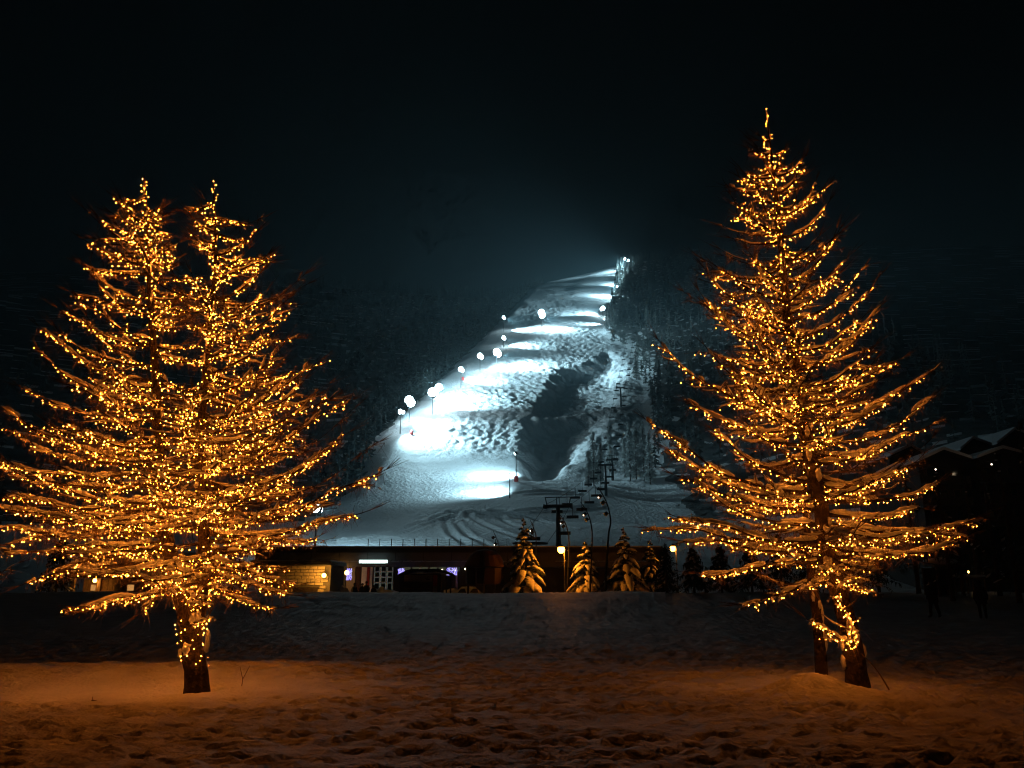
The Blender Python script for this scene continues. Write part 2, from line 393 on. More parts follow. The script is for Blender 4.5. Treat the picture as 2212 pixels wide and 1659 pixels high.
# ------------------------------------------------------------------ fairy-lit larches
V3 = Vector
def polyline(pts, n):
    """smooth resample of control points (Catmull-Rom)"""
    p = [V3(q) for q in pts]; p = [p[0]*2-p[1]] + p + [p[-1]*2-p[-2]]
    out = []; m = len(p)-3
    for i in range(n):
        t = i/(n-1)*m; k = min(int(t), m-1); t -= k
        a, b, c, d = p[k:k+4]
        out.append(0.5*((2*b)+(c-a)*t+(2*a-5*b+4*c-d)*t*t+(3*b-3*c+d-a)*t**3))
    return out
class Larch:
    def __init__(s, name, label, base, seed):
        s.root = thing(name, label, 'tree', base); s.base = V3(base); s.bulbs = []; s.wires = []; s.rnd = random.Random(seed)
    def loc(s, p): return V3(p) - s.base
    def stem(s, name, pts, radii, n=40, lit=(0.0, 1.0), spacing=0.075, snow=True):
        w = polyline(pts, n); rr = list(np.interp(np.linspace(0,1,n), np.linspace(0,1,len(radii)), radii))
        rj = [r*(1+s.rnd.uniform(-.06,.06)) for r in rr]
        mb = MB(); mb.tube([s.loc(p) for p in w], rj, 12); st = mb.build(name, M_BARK, s.root, True)
        if snow:
            ms = MB()
            for i in range(4, n-1):
                if s.rnd.random() < 0.3:
                    a = s.rnd.uniform(math.pi*0.9, math.pi*2.1)
                    off = V3((math.cos(a), math.sin(a), 0))*rr[i]
                    ms.blob(s.loc(w[i])+off*.9, rr[i]*.34+.012, rr[i]*.26+.01, s.rnd.uniform(.06,.2), 6, 8, .22)
            if ms.v: ms.build('snow_crust', M_LOAD, st, True)['kind'] = 'stuff'
        acc = 0; chain = []; ph = s.rnd.random()*6
        for i in range(1, n):
            seg = (w[i]-w[i-1]).length; acc += seg; t = i/(n-1)
            while acc > spacing:
                acc -= spacing; ph += s.rnd.uniform(.5, 1.5)
                if lit[0] <= t <= lit[1]:
                    r = rr[i]+s.rnd.uniform(.02,.07)
                    q = w[i].lerp(w[i-1], s.rnd.random())+V3((math.cos(ph)*r, math.sin(ph)*r, 0)); s.bulbs.append(q); chain.append(q)
        if len(chain) > 2: s.wires.append(chain)
        return w, rr
    def limb(s, A, tip, sag=0.10, r0=0.035, load=1.0, lit=0.985, spacing=0.085, dense=1.0, power=1.7):
        rnd = s.rnd; A = V3(A); tip = V3(tip); d = tip-A; L = d.length
        hz = V3((d.x, d.y, 0)); side = V3((-hz.y, hz.x, 0)).normalized() if hz.length > 1e-4 else V3((1,0,0))
        n = max(10, int(L/0.14)); pts = []; w1 = rnd.uniform(-1,1)*.10*L; w2 = rnd.uniform(-1,1)*.06*L; ph = rnd.random()*6
        for i in range(n+1):
            t = i/n; p = A+hz*t; p.z += d.z*t**power - sag*L*math.sin(math.pi*t**0.9)
            p += side*(w1*math.sin(math.pi*t)+w2*math.sin(2.2*math.pi*t+ph)*t) + V3((0,0,(.016*math.sin(9*t+ph)+.010*math.sin(17*t+2*ph))*L*t)); pts.append(p)
        rad = [max(.006, r0*(1-t/n*.86)) for t in range(n+1)]
        mb = MB(); mb.tube([s.loc(p) for p in pts], rad, 5)
        tw = MB(); sn = MB(); chain = []
        # snow lying along the limb
        run = []; q = rnd.random()*50
        def flush(run):
            if len(run) < 3: return
            P_, R_ = [r[0] for r in run], [r[1] for r in run]
            R_[0] *= .35; R_[-1] *= .35
            sn.tube([s.loc(p) for p in P_], R_, 7, 1.0, .82)
        m = n*2
        for i in range(m+1):
            t = i/m; k = min(int(t*n), n-1); f = t*n-k; p = pts[k].lerp(pts[k+1], f)
            nz = float(perlin(q+t*L*2.1, 3.3)); nz2 = float(perlin(q+t*L*6, 8.8))
            w = (.047*(1-.45*t))*load*(.95+1.1*nz+.8*nz2)*min(1, .5+L/2.5)
            if nz > -.2 and t > .06 and t < .985 and w > .012:
                run.append((p+V3((0,0,rad[k]+w*.42)), w))
            else: flush(run); run = []
        flush(run)
        # branchlets with hanging twigs and blobs of snow
        nb = int(L*7.0*dense)
        for b in range(nb):
            t = rnd.uniform(.12, 1.0)**.85; k = min(int(t*n), n-1); p = pts[k]
            dirv = (pts[k+1]-pts[k]).normalized(); sg = rnd.choice((-1,1)); an = rnd.uniform(.5,1.25)
            bd = (dirv*math.cos(an)+side*sg*math.sin(an)).normalized(); bl = rnd.uniform(.25,.95)*(1.15-t*.65)*min(1.2, .35+L*.28)
            e1 = p+bd*bl*.55+V3((0,0,-.07*bl)); e2 = p+bd*bl+V3((0,0,rnd.uniform(-.22,.10)*bl))
            tw.tube([s.loc(p), s.loc(e1), s.loc(e2)], [.011,.008,.003], 3, cap=False)
            if rnd.random() < .75*load:
                c0 = p.lerp(e1, .35); c1 = e1; c2 = e1.lerp(e2, rnd.uniform(.2,.8)); ww = rnd.uniform(.012,.044)*load
                sn.tube([s.loc(c+V3((0,0,ww*.6))) for c in (c0, c0.lerp(c1,.5), c1, c2)], [ww*.4, ww, ww*rnd.uniform(.5,1.1), ww*.3], 5, 1.1, .8)
            for h in range(rnd.randint(7,13)):
                u = rnd.random(); st = e1.lerp(e2,u) if rnd.random()<.6 else p.lerp(e1,u)
                l = rnd.uniform(.06,.32); en = st+V3((rnd.uniform(-.7,.7)*l, rnd.uniform(-.7,.7)*l, rnd.uniform(-1,.4)*l))
                tw.ribbon(s.loc(st), s.loc(en), .0045)
                if rnd.random() < .17: q_ = rnd.uniform(.5,1.3); sn.blob(s.loc(st.lerp(en,.3)), .019*q_, .019*q_, .018*q_, 3, 4, .3)
            if lit and t < lit and rnd.random() < .48:
                for u in (.35,.65,.95)[:rnd.randint(1,3)]:
                    s.bulbs.append(p.lerp(e2,u)+V3((rnd.uniform(-.03,.03), rnd.uniform(-.03,.03), rnd.uniform(-.06,.0))))
        for h in range(int(L*26*dense)):
            t = rnd.random(); k = min(int(t*n), n-1); st = pts[k]; l = rnd.uniform(.06,.34)
            en = st+V3((rnd.uniform(-.4,.4)*l, rnd.uniform(-.4,.4)*l, (-1 if rnd.random()<.72 else .7)*l)); mid = st.lerp(en,.5)+V3((rnd.uniform(-.2,.2)*l,0,0))
            tw.ribbon(s.loc(st), s.loc(mid), .006); tw.ribbon(s.loc(mid), s.loc(en), .004)
        # twigs past the tip
        for h in range(7):
            l = rnd.uniform(.15,.45); dv = (pts[-1]-pts[-2]).normalized()*l+V3((rnd.uniform(-.35,.35), rnd.uniform(-.35,.35), rnd.uniform(-.15,.3)))*l
            tw.tube([s.loc(pts[-1]), s.loc(pts[-1]+dv)], [.006,.002], 3, cap=False)
        if lit:
            acc = 0; Lr = 0
            for i in range(1, n+1):
                seg = (pts[i]-pts[i-1]).length; acc += seg
                while acc > spacing:
                    acc -= spacing*rnd.uniform(.75,1.3)
                    t = i/n
                    if t > lit or t < .04: continue
                    a = rnd.choice((rnd.uniform(-.5,math.pi+.5)+math.pi, rnd.uniform(math.pi, 2*math.pi))); r = rad[i]+rnd.uniform(.015,.06)
                    qv = pts[i].lerp(pts[i-1], rnd.random())+side*(math.cos(a)*r)+V3((0,0,math.sin(a)*r-.01))
                    s.bulbs.append(qv); chain.append(qv)
            if len(chain) > 2: s.wires.append(chain)
        lb = mb.build('branch', M_BARK, s.root, True)
        if tw.v: tw.build('twigs', M_TWIG, lb)['kind'] = 'stuff'
        if sn.v: sn.build('snow_load', M_LOAD, lb, True)['kind'] = 'stuff'
    def lights(s, label, r=0.0078):
        root = thing('fairy_lights', label, 'string lights', s.base)
        wm = MB()
        for ch in s.wires:
            for a, b in zip(ch, ch[1:]):
                if (a-b).length < .5: wm.tube([s.loc(a+V3((0,0,.012))), s.loc(b+V3((0,0,.012)))], .0025, 3, cap=False)
        wm.build('wire', M_WIRE, root)
        def bulb_geo(c, k, mb):
            c = V3(c); n = 5; rr = r*k
            vs = [c+V3((0,0,rr*1.35))]+[c+V3((rr*math.cos(2*math.pi*j/n), rr*math.sin(2*math.pi*j/n), -rr*.35)) for j in range(n)]+[c+V3((0,0,-rr))]
            mb.add(vs, [(0,1+j,1+(j+1)%n) for j in range(n)]+[(1+j,n+1,1+(j+1)%n) for j in range(n)])
        s.bulbs.sort(key=lambda p: (p-V3((0,0,EYE))).length)
        one = MB(); bulb_geo((0,0,0), 1.0, one); bm_ = one.mesh('bulb', E_BULB)
        for p in s.bulbs[:300]:
            o = ob('bulb', bm_, root, s.loc(p)); o.scale = (1,)*3
            k = s.rnd.uniform(.7,1.2); o.scale = (k,k,k)
        mb = MB()
        for p in s.bulbs[300:]: bulb_geo(s.loc(p), s.rnd.uniform(.7,1.25), mb)
        o = mb.build('more_bulbs', E_BULB, root); o['kind'] = 'stuff'; o.data.materials.append(E_BULBD)
        mi = np.repeat((np.random.default_rng(2).random(len(s.bulbs[300:])) < .3).astype(np.int32), 10); o.data.polygons.foreach_set('material_index', mi)
        print('BULBS', len(s.bulbs))
def on_stem(w, z):
    for a, b in zip(w, w[1:]):
        if a.z <= z <= b.z: return a.lerp(b, (z-a.z)/(b.z-a.z+1e-9))
    return w[-1] if z > w[-1].z else w[0]
def V2m(v, y): return v/FV*y

# --- left, two-topped larch
y0 = 15.0
zb = gz(*TL)-0.12
base = P(428, 1490, y0); base.z = zb
TLarch = Larch('larch_tree', 'two-topped snowy larch wrapped in warm lights on a stout leaning trunk', base, 11)
fork = P(412, 1350, y0)
w0, r0_ = TLarch.stem('trunk', [base, P(424,1455,y0), P(414,1400,y0), fork], [.235,.205,.195,.20], 16, (0.42, 1.0), .02)
s1, _ = TLarch.stem('stem', [fork+V3((0.02,0,-.25)), P(388,1270,y0), P(358,1150,y0), P(345,1000,y0), P(335,800,y0), P(322,600,y0), P(318,470,y0), P(311,378,y0)], [.16,.14,.12,.10,.075,.045,.025,.008], 60, (0.02,1.0), .06)
s2, _ = TLarch.stem('stem', [fork+V3((0.05,.02,-.25)), P(432,1290,y0+.1), P(442,1180,y0+.15), P(430,1000,y0+.15), P(440,850,y0+.15), P(455,700,y0+.1), P(466,540,y0+.1), P(460,382,y0+.1)], [.16,.14,.12,.10,.075,.05,.028,.008], 60, (0.02,1.0), .06)
def sil(T, stem, vy_at, tip, y, dy=None, **k):
    """a limb of the outline: leaves the stem at the height of vy_at and ends at tip"""
    A = on_stem(stem, P(1106, vy_at, y).z); dy = random.uniform(-.9, .3) if dy is None else dy
    t = P(tip[0], tip[1], y+dy); T.limb(A, t, **k)
left_tips = [(430,(290,440)),(470,(262,470)),(520,(208,515)),(545,(240,545)),(590,(172,572)),(640,(190,580)),(660,(150,628)),(740,(128,668)),(820,(80,700)),(790,(190,690)),
             (870,(83,762)),(905,(42,828)),(960,(140,915)),(985,(0,880)),(1000,(35,940)),(1045,(-60,985)),(1075,(20,1010)),(1100,(50,1068)),(1110,(-80,1070)),(1160,(-70,1150)),(1150,(0,1175)),(1190,(10,1190)),(1180,(40,1262)),(1215,(150,1235)),(1130,(80,1105)),(1250,(300,1325))]
for at, tip in left_tips:
    sil(TLarch, s1, at, tip, y0, r0=.03+.02*(at-400)/900, load=.75+.45*(at-400)/900, sag=.05 if at < 1140 else -.02, power=1.55 if at < 1140 else 1.2)
right_tips = [(470,(520,480)),(500,(505,515)),(545,(552,505)),(600,(580,552)),(640,(560,590)),(690,(572,630)),(730,(625,650)),(770,(600,690)),(800,(590,720)),(850,(610,745)),(900,(685,782)),(930,(660,815)),(950,(720,848)),(985,(762,860)),(1010,(640,930)),(1050,(755,938)),
              (1085,(700,985)),(1130,(836,1012)),(1150,(800,1100)),(1120,(660,1075)),(1165,(690,1120)),(1190,(620,1160)),(1195,(560,1185)),(1210,(615,1262)),(1225,(610,1225)),(1240,(520,1250))]
for at, tip in right_tips:
    sil(TLarch, s2, at, tip, y0, r0=.03+.02*(at-400)/900, load=.75+.45*(at-400)/900, sag=.05 if at < 1180 else .0, power=1.55 if at < 1180 else 1.2)
inner = [(430,(395,455)),(470,(350,450)),(480,(415,470)),(520,(420,520))]
for at, tip in inner:
    sil(TLarch, s1 if tip[0] < 370 else s2, at, tip, y0, r0=.022, load=.8)
CR = np.array([(400,15),(450,60),(500,105),(600,165),(700,215),(850,275),(1000,320),(1150,330),(1230,270),(1290,170)])
rl = random.Random(5)
for i in range(135):
    vy = rl.uniform(420, 1270); st = rl.choice((s1, s2)); az = rl.uniform(0, 2*math.pi)
    if abs(math.cos(az)) > .9: az += .7
    inward = (st is s1 and math.cos(az) > .3) or (st is s2 and math.cos(az) < -.3)
    L = V2m(np.interp(vy, CR[:,0], CR[:,1]), y0)*rl.uniform(.6, 1.0)*(.62 if inward else 1)
    A = on_stem(st, P(1106, vy, y0).z); rise = L*np.interp(vy, [400,900,1150,1270], [.26,.12,-.03,-.28])
    TLarch.limb(A, A+V3((math.cos(az)*L, math.sin(az)*L, rise+rl.uniform(-.1,.1)*L)), sag=.08, r0=.022+.018*(vy-400)/900, load=.65+.4*(vy-400)/900)
for i in range(20):   # longer shoots without bulbs that frame the crown
    vy = rl.uniform(400, 1150); st = rl.choice((s1, s2)); az = rl.uniform(0.05, math.pi-.05) if rl.random() < .75 else rl.uniform(0, 2*math.pi)
    L = V2m(np.interp(vy, CR[:,0], CR[:,1])+30, y0)*rl.uniform(.8, 1.1); A = on_stem(st, P(1106, vy, y0).z)
    TLarch.limb(A, A+V3((math.cos(az)*L, math.sin(az)*L, L*.38)), sag=.06, r0=.02, load=.4, lit=0, dense=.7)
for i in range(22):   # short boughs that join the two tops
    vy = rl.uniform(430, 760); st = rl.choice((s1, s2)); A = on_stem(st, P(1106, vy, y0).z); sg_ = 1 if st is s1 else -1
    L = V2m(rl.uniform(45, 85), y0)*(.55+.45*sstep(430, 560, vy)); az = rl.uniform(-1.0, 1.0)
    TLarch.limb(A, A+V3((sg_*math.cos(az)*L, math.sin(az)*L, L*.22)), sag=.05, r0=.02, load=.8)
for i in range(16):   # boughs that reach towards the viewer in front of the stems
    vy = rl.uniform(1010, 1265); st = rl.choice((s1, s2)); az = -math.pi/2+rl.uniform(-.75,.75); L = rl.uniform(1.3, 2.9)
    A = on_stem(st, P(1106, vy, y0).z); TLarch.limb(A, A+V3((math.cos(az)*L, math.sin(az)*L, L*np.interp(vy,[1000,1270],[.12,-.2]))), sag=.05, r0=.035, load=1.05)
TLarch.limb(on_stem(s2, P(1106,1300,y0).z), P(445,1255,y0-.8), r0=.03, sag=.1)
TLarch.limb(fork+V3((.05,-.15,.1)), P(452,1330,y0-.7), r0=.03, sag=.12, spacing=.05)
mbs = MB(); mbs.blob(TLarch.loc(fork)+V3((.14,-.16,.12)), .12, .10, .10, 5, 9, .2); mbs.blob(TLarch.loc(P(448,1385,y0-.2)), .05, .06, .2, 5, 8, .2)
mbs.build('snow_patch', M_LOAD, TLarch.root, True)
TLarch.lights('warm white bulb strings wound through the two-topped larch')

# --- right, single-topped larch
base = P(1855, 1487, y0); base.z = gz(base.x, base.y)-0.12
TRl = Larch('larch_tree', 'tall single-topped snowy larch wrapped in warm lights on a slanting trunk', base, 23)
s3, _ = TRl.stem('trunk', [base, P(1838,1380,y0), P(1815,1290,y0), P(1790,1200,y0), P(1772,1090,y0), P(1750,980,y0), P(1732,880,y0), P(1714,780,y0), P(1700,680,y0), P(1690,560,y0), P(1680,450,y0), P(1668,350,y0), P(1654,236,y0)],
                 [.215,.18,.16,.15,.14,.13,.115,.10,.085,.065,.045,.025,.008], 80, (.30, 1.0), .085)
lt = [(330,(1622,322)),(400,(1600,385)),(440,(1580,402)),(470,(1632,400)),(500,(1580,420)),(640,(1630,560)),(620,(1615,545)),(650,(1540,570)),(720,(1525,575)),(740,(1510,632)),(770,(1590,650)),(800,(1525,672)),(900,(1425,738)),(920,(1520,748)),(930,(1570,800)),
      (960,(1495,872)),(1000,(1620,900)),(1060,(1392,905)),(1040,(1540,930)),(1090,(1455,1018)),(1080,(1450,980)),(1130,(1500,1045)),(1165,(1460,1110)),(1190,(1405,1138)),(1210,(1470,1165)),(1215,(1510,1245)),(1180,(1600,1180)),(1255,(1605,1308)),(1100,(1640,1020))]
for at, tip in lt:
    sil(TRl, s3, at, tip, y0, r0=.03+.02*(at-300)/1000, load=.8+.6*(at-300)/1000, sag=.05 if at < 1180 else -.02, power=1.55 if at < 1180 else 1.2)
rt = [(380,(1738,340)),(420,(1735,350)),(450,(1790,400)),(470,(1765,385)),(510,(1790,440)),(560,(1815,500)),(610,(1812,495)),(640,(1830,560)),(690,(1860,580)),(680,(1790,600)),(730,(1898,600)),(790,(1905,655)),(800,(1850,720)),(850,(1945,770)),(880,(1870,830)),(905,(2010,800)),(930,(1940,850)),
      (960,(2012,860)),(980,(2020,910)),(1000,(1900,960)),(1050,(1960,1010)),(1080,(2025,1050)),(1110,(1990,1100)),(1130,(2105,1150)),(1160,(2010,1165)),(1190,(2060,1165)),(1200,(1930,1190)),(1215,(1890,1215))]
for at, tip in rt:
    sil(TRl, s3, at, tip, y0, r0=.03+.02*(at-300)/1000, load=.8+.6*(at-300)/1000, sag=.05, power=1.55)
CR2 = np.array([(260,10),(330,45),(420,95),(560,130),(700,180),(850,235),(1000,280),(1130,300),(1230,230),(1300,130)])
for i in range(100):
    vy = rl.uniform(300, 1250); az = rl.uniform(0, 2*math.pi)
    L = V2m(np.interp(vy, CR2[:,0], CR2[:,1]), y0)*rl.uniform(.6, 1.0)
    A = on_stem(s3, P(1106, vy, y0).z); rise = L*np.interp(vy, [300,900,1150,1270], [.28,.12,-.03,-.25])
    TRl.limb(A, A+V3((math.cos(az)*L, math.sin(az)*L, rise+rl.uniform(-.1,.1)*L)), sag=.08, r0=.022+.018*(vy-300)/1000, load=.7+.5*(vy-300)/1000, spacing=.105, lit=.985 if rl.random() < .8 else 0)
for i in range(20):
    vy = rl.uniform(260, 1150); az = rl.uniform(0, math.pi) if rl.random() < .7 else rl.uniform(0, 2*math.pi)
    L = V2m(np.interp(vy, CR2[:,0], CR2[:,1])+28, y0)*rl.uniform(.85, 1.12); A = on_stem(s3, P(1106, vy, y0).z)
    TRl.limb(A, A+V3((math.cos(az)*L, math.sin(az)*L, L*.36)), sag=.06, r0=.02, load=.45, lit=0, dense=.7)
TRl.limb(on_stem(s3, P(1106,1400,y0).z)+V3((-.1,-.12,0)), P(1800,1250,y0-.6), r0=.03, sag=-.05, spacing=.03)
TRl.limb(on_stem(s3, P(1106,1385,y0).z)+V3((-.05,-.1,0)), P(1745,1333,y0-.7), r0=.03, sag=.0, spacing=.05)
TRl.lights('warm white bulb strings wound through the single-topped larch')
# --- thin second trunk behind it
b2 = P(1775, 1462, 15.8); b2.z = gz(b2.x, b2.y)-.08
T3 = Larch('larch_tree', 'slim bare larch close behind the slanting lit trunk, no lights', b2, 31)
s4, _ = T3.stem('trunk', [b2, P(1766,1340,15.8), P(1748,1200,15.8), P(1738,1050,15.8), P(1728,900,15.9)], [.125,.10,.08,.055,.02], 30, (2,2), .1)
for i in range(12):
    vy = rl.uniform(930, 1270); az = rl.uniform(0, 2*math.pi); L = rl.uniform(.7, 1.6); A = on_stem(s4, P(1106, vy, 15.8).z)
    T3.limb(A, A+V3((math.cos(az)*L, math.sin(az)*L, L*.05)), r0=.018, load=.8, lit=0)
# --- unlit larch reaching in from beyond the left edge
b5 = V3((-13.6, 17.5, gz(-13.6, 17.5)-.1))
T5 = Larch('larch_tree', 'dark unlit larch left of the two-topped lit larch', b5, 41)
s5, _ = T5.stem('trunk', [b5, b5+V3((.1,0,4)), b5+V3((0,0,9))], [.2,.12,.02], 30, (2,2), .1)
for i in range(34):
    z = rl.uniform(1.6, 8.6); az = rl.uniform(0, 2*math.pi); L = (9.3-z)*.42*rl.uniform(.8,1.1); A = on_stem(s5, b5.z+z)
    T5.limb(A, A+V3((math.cos(az)*L, math.sin(az)*L, L*.2)), r0=.022, load=.7, lit=0, dense=.6)
# sticks poking out of the snow
def stick(name, pts, rad, label):
    p0 = V3(pts[0]); mb = MB(); mb.tube([V3(p)-p0 for p in polyline(pts, 10)], list(np.linspace(rad, rad*.4, 10)), 5)
    tag(mb.build(name, M_TWIG, None, True, p0), label, 'stick')
def gp(vx, vy):
    d = ray(vx, vy); ys = np.arange(5, 60, .02); xs = d[0]/d[1]*ys; g = EYE+d[2]/d[1]*ys-G(xs, ys, False); k = np.where(g <= 0)[0]; k = k[0] if len(k) else len(ys)-1
    return V3((float(xs[k]), float(ys[k]), float(EYE+d[2]/d[1]*ys[k])))
a = gp(1925,1492); stick('broken_branch', [a-V3((0,0,.05)), a+V3((-.18,.05,.32)), a+V3((-.42,.1,.62))], .016, 'bare broken branch leaning in the snow beside the slanting trunk')
a = gp(522,1482); mbk = MB(); mbk.tube([(0,0,-.04),(.01,0,.12),(-.06,0,.34)], [.008,.006,.003], 4); mbk.tube([(.01,0,.12),(.12,.02,.36)], [.006,.002], 4)
tag(mbk.build('dead_sprig', M_TWIG, None, False, a), 'forked dead sprig standing in snow right of the stout trunk', 'sprig')
a = gp(190,1520); mbk = MB(); mbk.tube([(0,0,-.02),(.06,0,.05),(.12,.03,.04)], [.012,.008,.003], 4); mbk.tube([(.06,0,.05),(.05,.02,.1)], [.006,.003], 4)
tag(mbk.build('fallen_twig', M_TWIG, None, False, a), 'small fallen twig on smooth snow under the two-topped larch', 'twig')

# ------------------------------------------------------------------ floodlights on the ski run
def spot(parent, loc, aim, W, cone=104, blend=1.0, color=(.52,.87,1.0), rad=.5):
    d = bpy.data.lights.new('floodlight_beam', 'SPOT'); d.energy = W; d.spot_size = R(cone); d.spot_blend = blend; d.color = color; d.shadow_soft_size = rad
    o = ob('floodlight_beam', d, parent); o.location = loc
    o.rotation_euler = (V3(aim)-V3(loc)).to_track_quat('-Z', 'Y').to_euler(); return o
def floodlight(vx, vy, aim_px, W, lens=1.0, label='', group='', height=10.0, pad=False, two=False, small=False, cone=104, face=True):
    top, h = mhit(vx, vy, lambda a, b: M(a, b, False), height)
    h = max(h, 4.0); root = thing('floodlight_mast', label, 'floodlight', (top.x, top.y, top.z-h), 0, group)
    aim, _ = mhit(*aim_px, lambda a, b: M(a, b, False)); av = (aim-top); al = av-V3((0,0,h)) if False else av
    dn = av.normalized(); sc_ = max(1.0, top.y/380)
    mb = MB(); mb.tube([(0,0,-1.0),(0,0,h*.5),(0,0,h)], [.22,.17,.12], 8); mb.build('pole', M_STEEL, root)
    mb = MB(); mb.box(-.9,.9,-.06,.06,h-.25,h-.1); mb.build('crossarm', M_STEEL, root)
    for sx in ((-.75,.75) if two else (0.0,)):
        hd = ob('lamp_head', None, root)
        bpy.data.objects.remove(hd)
        mb = MB(); q = lens*.55  # head and lens oversized to stand in for the lamp's glare
        mb.tube([(0,0,-.9*q),(0,0,-.45*q),(0,0,.1*q),(0,0,.6*q)], [.35*q,1.0*q,1.55*q,1.62*q], 14, cap=True)
        hd = mb.build('lamp_head', M_STEEL, root, True, (sx*lens, 0, h+.1)); hd.rotation_euler = dn.to_track_quat('Z','Y').to_euler()
        ml = MB(); ml.lathe([(1.5*q,.61*q),(1.45*q,.9*q),(1.25*q,1.4*q),(.8*q,1.8*q),(.15*q,1.98*q)], 14); ml.build('lens', E_FLOODS if small else E_FLOOD, hd, True)
    if face:   # added second head facing downhill, its big lens stands in for glare
        q = lens*.55; dv = V3((.25,-1,-.28)).normalized(); mb = MB()
        mb.tube([(0,0,-.9*q),(0,0,-.45*q),(0,0,.1*q),(0,0,.6*q)], [.35*q,1.0*q,1.55*q,1.62*q], 14)
        hd = mb.build('lamp_head', M_STEEL, root, True, (-.2, -.9*q-.2, h+.1+.3*q)); hd.rotation_euler = dv.to_track_quat('Z','Y').to_euler()
        ml = MB(); ml.lathe([(1.5*q,.61*q),(1.45*q,.9*q),(1.25*q,1.4*q),(.8*q,1.8*q),(.15*q,1.98*q)], 14); ml.build('lens', E_FLOOD, hd, True)
    if pad:
        mb = MB(); mb.tube([(0,0,-.3),(0,0,.1),(0,0,1.7),(0,0,1.9)], [.75,.8,.8,.6], 10); mb.build('crash_pad', M_RED, root, True)
    spot(root, V3((0,0,h+.1))+dn*(lens*1.3+.8), V3((0,0,h+.1))+dn*30, W, cone)
    return root
GL = 'floodlights along the left lip of the ski run'; GRt = 'floodlights along the forest side of the ski run'
LBL = 'blazing floodlight on a mast along the left lip of the floodlit ski run'
K = 3900.0
for (vx, vy, aim, W, ln) in [(885,868,(935,918),55,1.9),(935,851,(1000,872),95,2.0),(949,840,(1045,832),95,1.8),(996,800,(1065,818),60,1.3),
                             (1037,771,(1125,792),60,1.5),(1073,764,(1180,790),90,2.1)]:
    floodlight(vx, vy, aim, W*K, ln*1.3, LBL, GL)
floodlight(866, 890, (950,958), 70*K, 1.0, 'twin-headed floodlight mast, lowest along the left lip of the ski run', None, two=True)
floodlight(1088, 731, (1130,747), 60*K, 1.5, 'floodlight just below the tall slim mast on the left lip', None, 7)
floodlight(1088, 687, (1160,712), 80*K, 1.4, 'floodlight on a tall slim mast above the others on the left lip', None, 12)
floodlight(1169, 679, (1225,715), 80*K, 3.4, 'largest glaring floodlight out on the middle of the upper ski run', None, 12)
LBR = 'small bright floodlight at the forest edge of the upper ski run'
for (vx, vy, aim, W, ln) in [(1330,630,(1270,632),110,1.6),(1333,619,(1270,650),110,2.0),(1340,604,(1300,606),110,1.8),(1346,581,(1300,586),110,1.5)]:
    floodlight(vx, vy, aim, W*K, ln*.75, LBR, GRt, 9, face=False)
floodlight(1302, 668, (1225,674), 130*K, 2.4, 'strong floodlight at the forest corner of the ski run', None, 8)
floodlight(1306, 690, (1270,700), 45*K, .6, 'dim low floodlight by the forest corner of the ski run', None, 5, face=False)
for (vx, vy) in ((1350,560),(1357,564)):
    floodlight(vx, vy, (1290,590), 90*K, 1.5, 'floodlight on a tall mast at the very top of the ski run', 'pair of floodlights at the top of the ski run', 16)
floodlight(1115, 979, (1045,1022), 20*K, .75, 'floodlight mast with a red crash pad beside the dark hollow', None, 10, pad=True, small=True, face=False, cone=135)
floodlight(1101, 1022, (1010,1058), 18*K, .35, 'short floodlight mast below the one with the red crash pad', None, 8, small=True, face=False, cone=135)
floodlight(685, 1100, (880,1150), 9*K, 1.1, 'lone floodlight low on the slope behind the two-topped larch', None, 9, cone=110)

# snow lances with red pads, small marker poles
def lance(vx, vy, label):
    p, _ = mhit(vx, vy, lambda a, b: M(a, b, False)); root = thing('snow_lance', label, 'snow gun', p, 0, 'snow lances on the ski run')
    mb = MB(); mb.tube([(0,0,-.5),(0,0,2),(.8,0,4.5),(2.2,0,9)], [.12,.1,.08,.05], 6); mb.build('pipe', M_GALV, root)
    mb = MB(); mb.tube([(0,0,-.3),(0,0,.1),(0,0,2.0),(0,0,2.2)], [.7,.8,.8,.6], 10); mb.build('crash_pad', M_RED, root, True)
lance(1000, 822, 'snow lance with a red pad on the bright lip of the ski run')
lance(889, 940, 'snow lance with a red pad near the lowest twin-headed floodlight')

# ------------------------------------------------------------------ chairlift
def tower(x, y, top, name_label, w=2.5):
    z = mz(x, y); root = thing('lift_tower', name_label, 'lift tower', (x, y, z), math.atan2(-.18, 1)); h = top-z
    mb = MB(); mb.tube([(0,0,-1),(0,0,h*.5),(0,0,h-1.6)], [.55,.46,.38], 10); mb.build('column', M_STEEL, root, True)
    mb = MB(); mb.box(-w,w,-.3,.3,h-1.9,h-1.3); mb.build('crossarm', M_STEEL, root)
    mb = MB()
    for s_ in (-1,1):
        mb.tube([(s_*(w-.4),0,h-1.4),(s_*(w-.1)*1.0,0,h)], .1, 5)
        mb.tube([(s_*.25,0,h-1.4),(s_*.25,0,h)], .07, 5)
    mb.box(-w,w,-.08,.08,h,h+.16); mb.build('lifting_frame', M_STEEL, root)
    for s_ in (-1,1):
        mb = MB(); mb.box(s_*w-.16,s_*w+.16,-1.5,1.5,h-2.0,h-1.75)
        for k in range(4):
            vs = [(s_*w+dx, -1.2+k*.8+.3*math.cos(t), h-1.6+.3*math.sin(t)) for dx in (-.1,.1) for t in np.linspace(0, 2*math.pi, 9)[:-1]]
            mb.add(vs, [tuple(range(8))[::-1], tuple(range(8,16))]+[(j,(j+1)%8,8+(j+1)%8,8+j) for j in range(8)])
        mb.build('wheel_assembly', M_STEEL, root)
    return root
T1 = P(1205, 1075, 150); T2 = P(1307, 994, 265); T3_ = P(1322, 984, 292); T4 = P(1340, 831, 400)
tops = [T1, T2, T4]
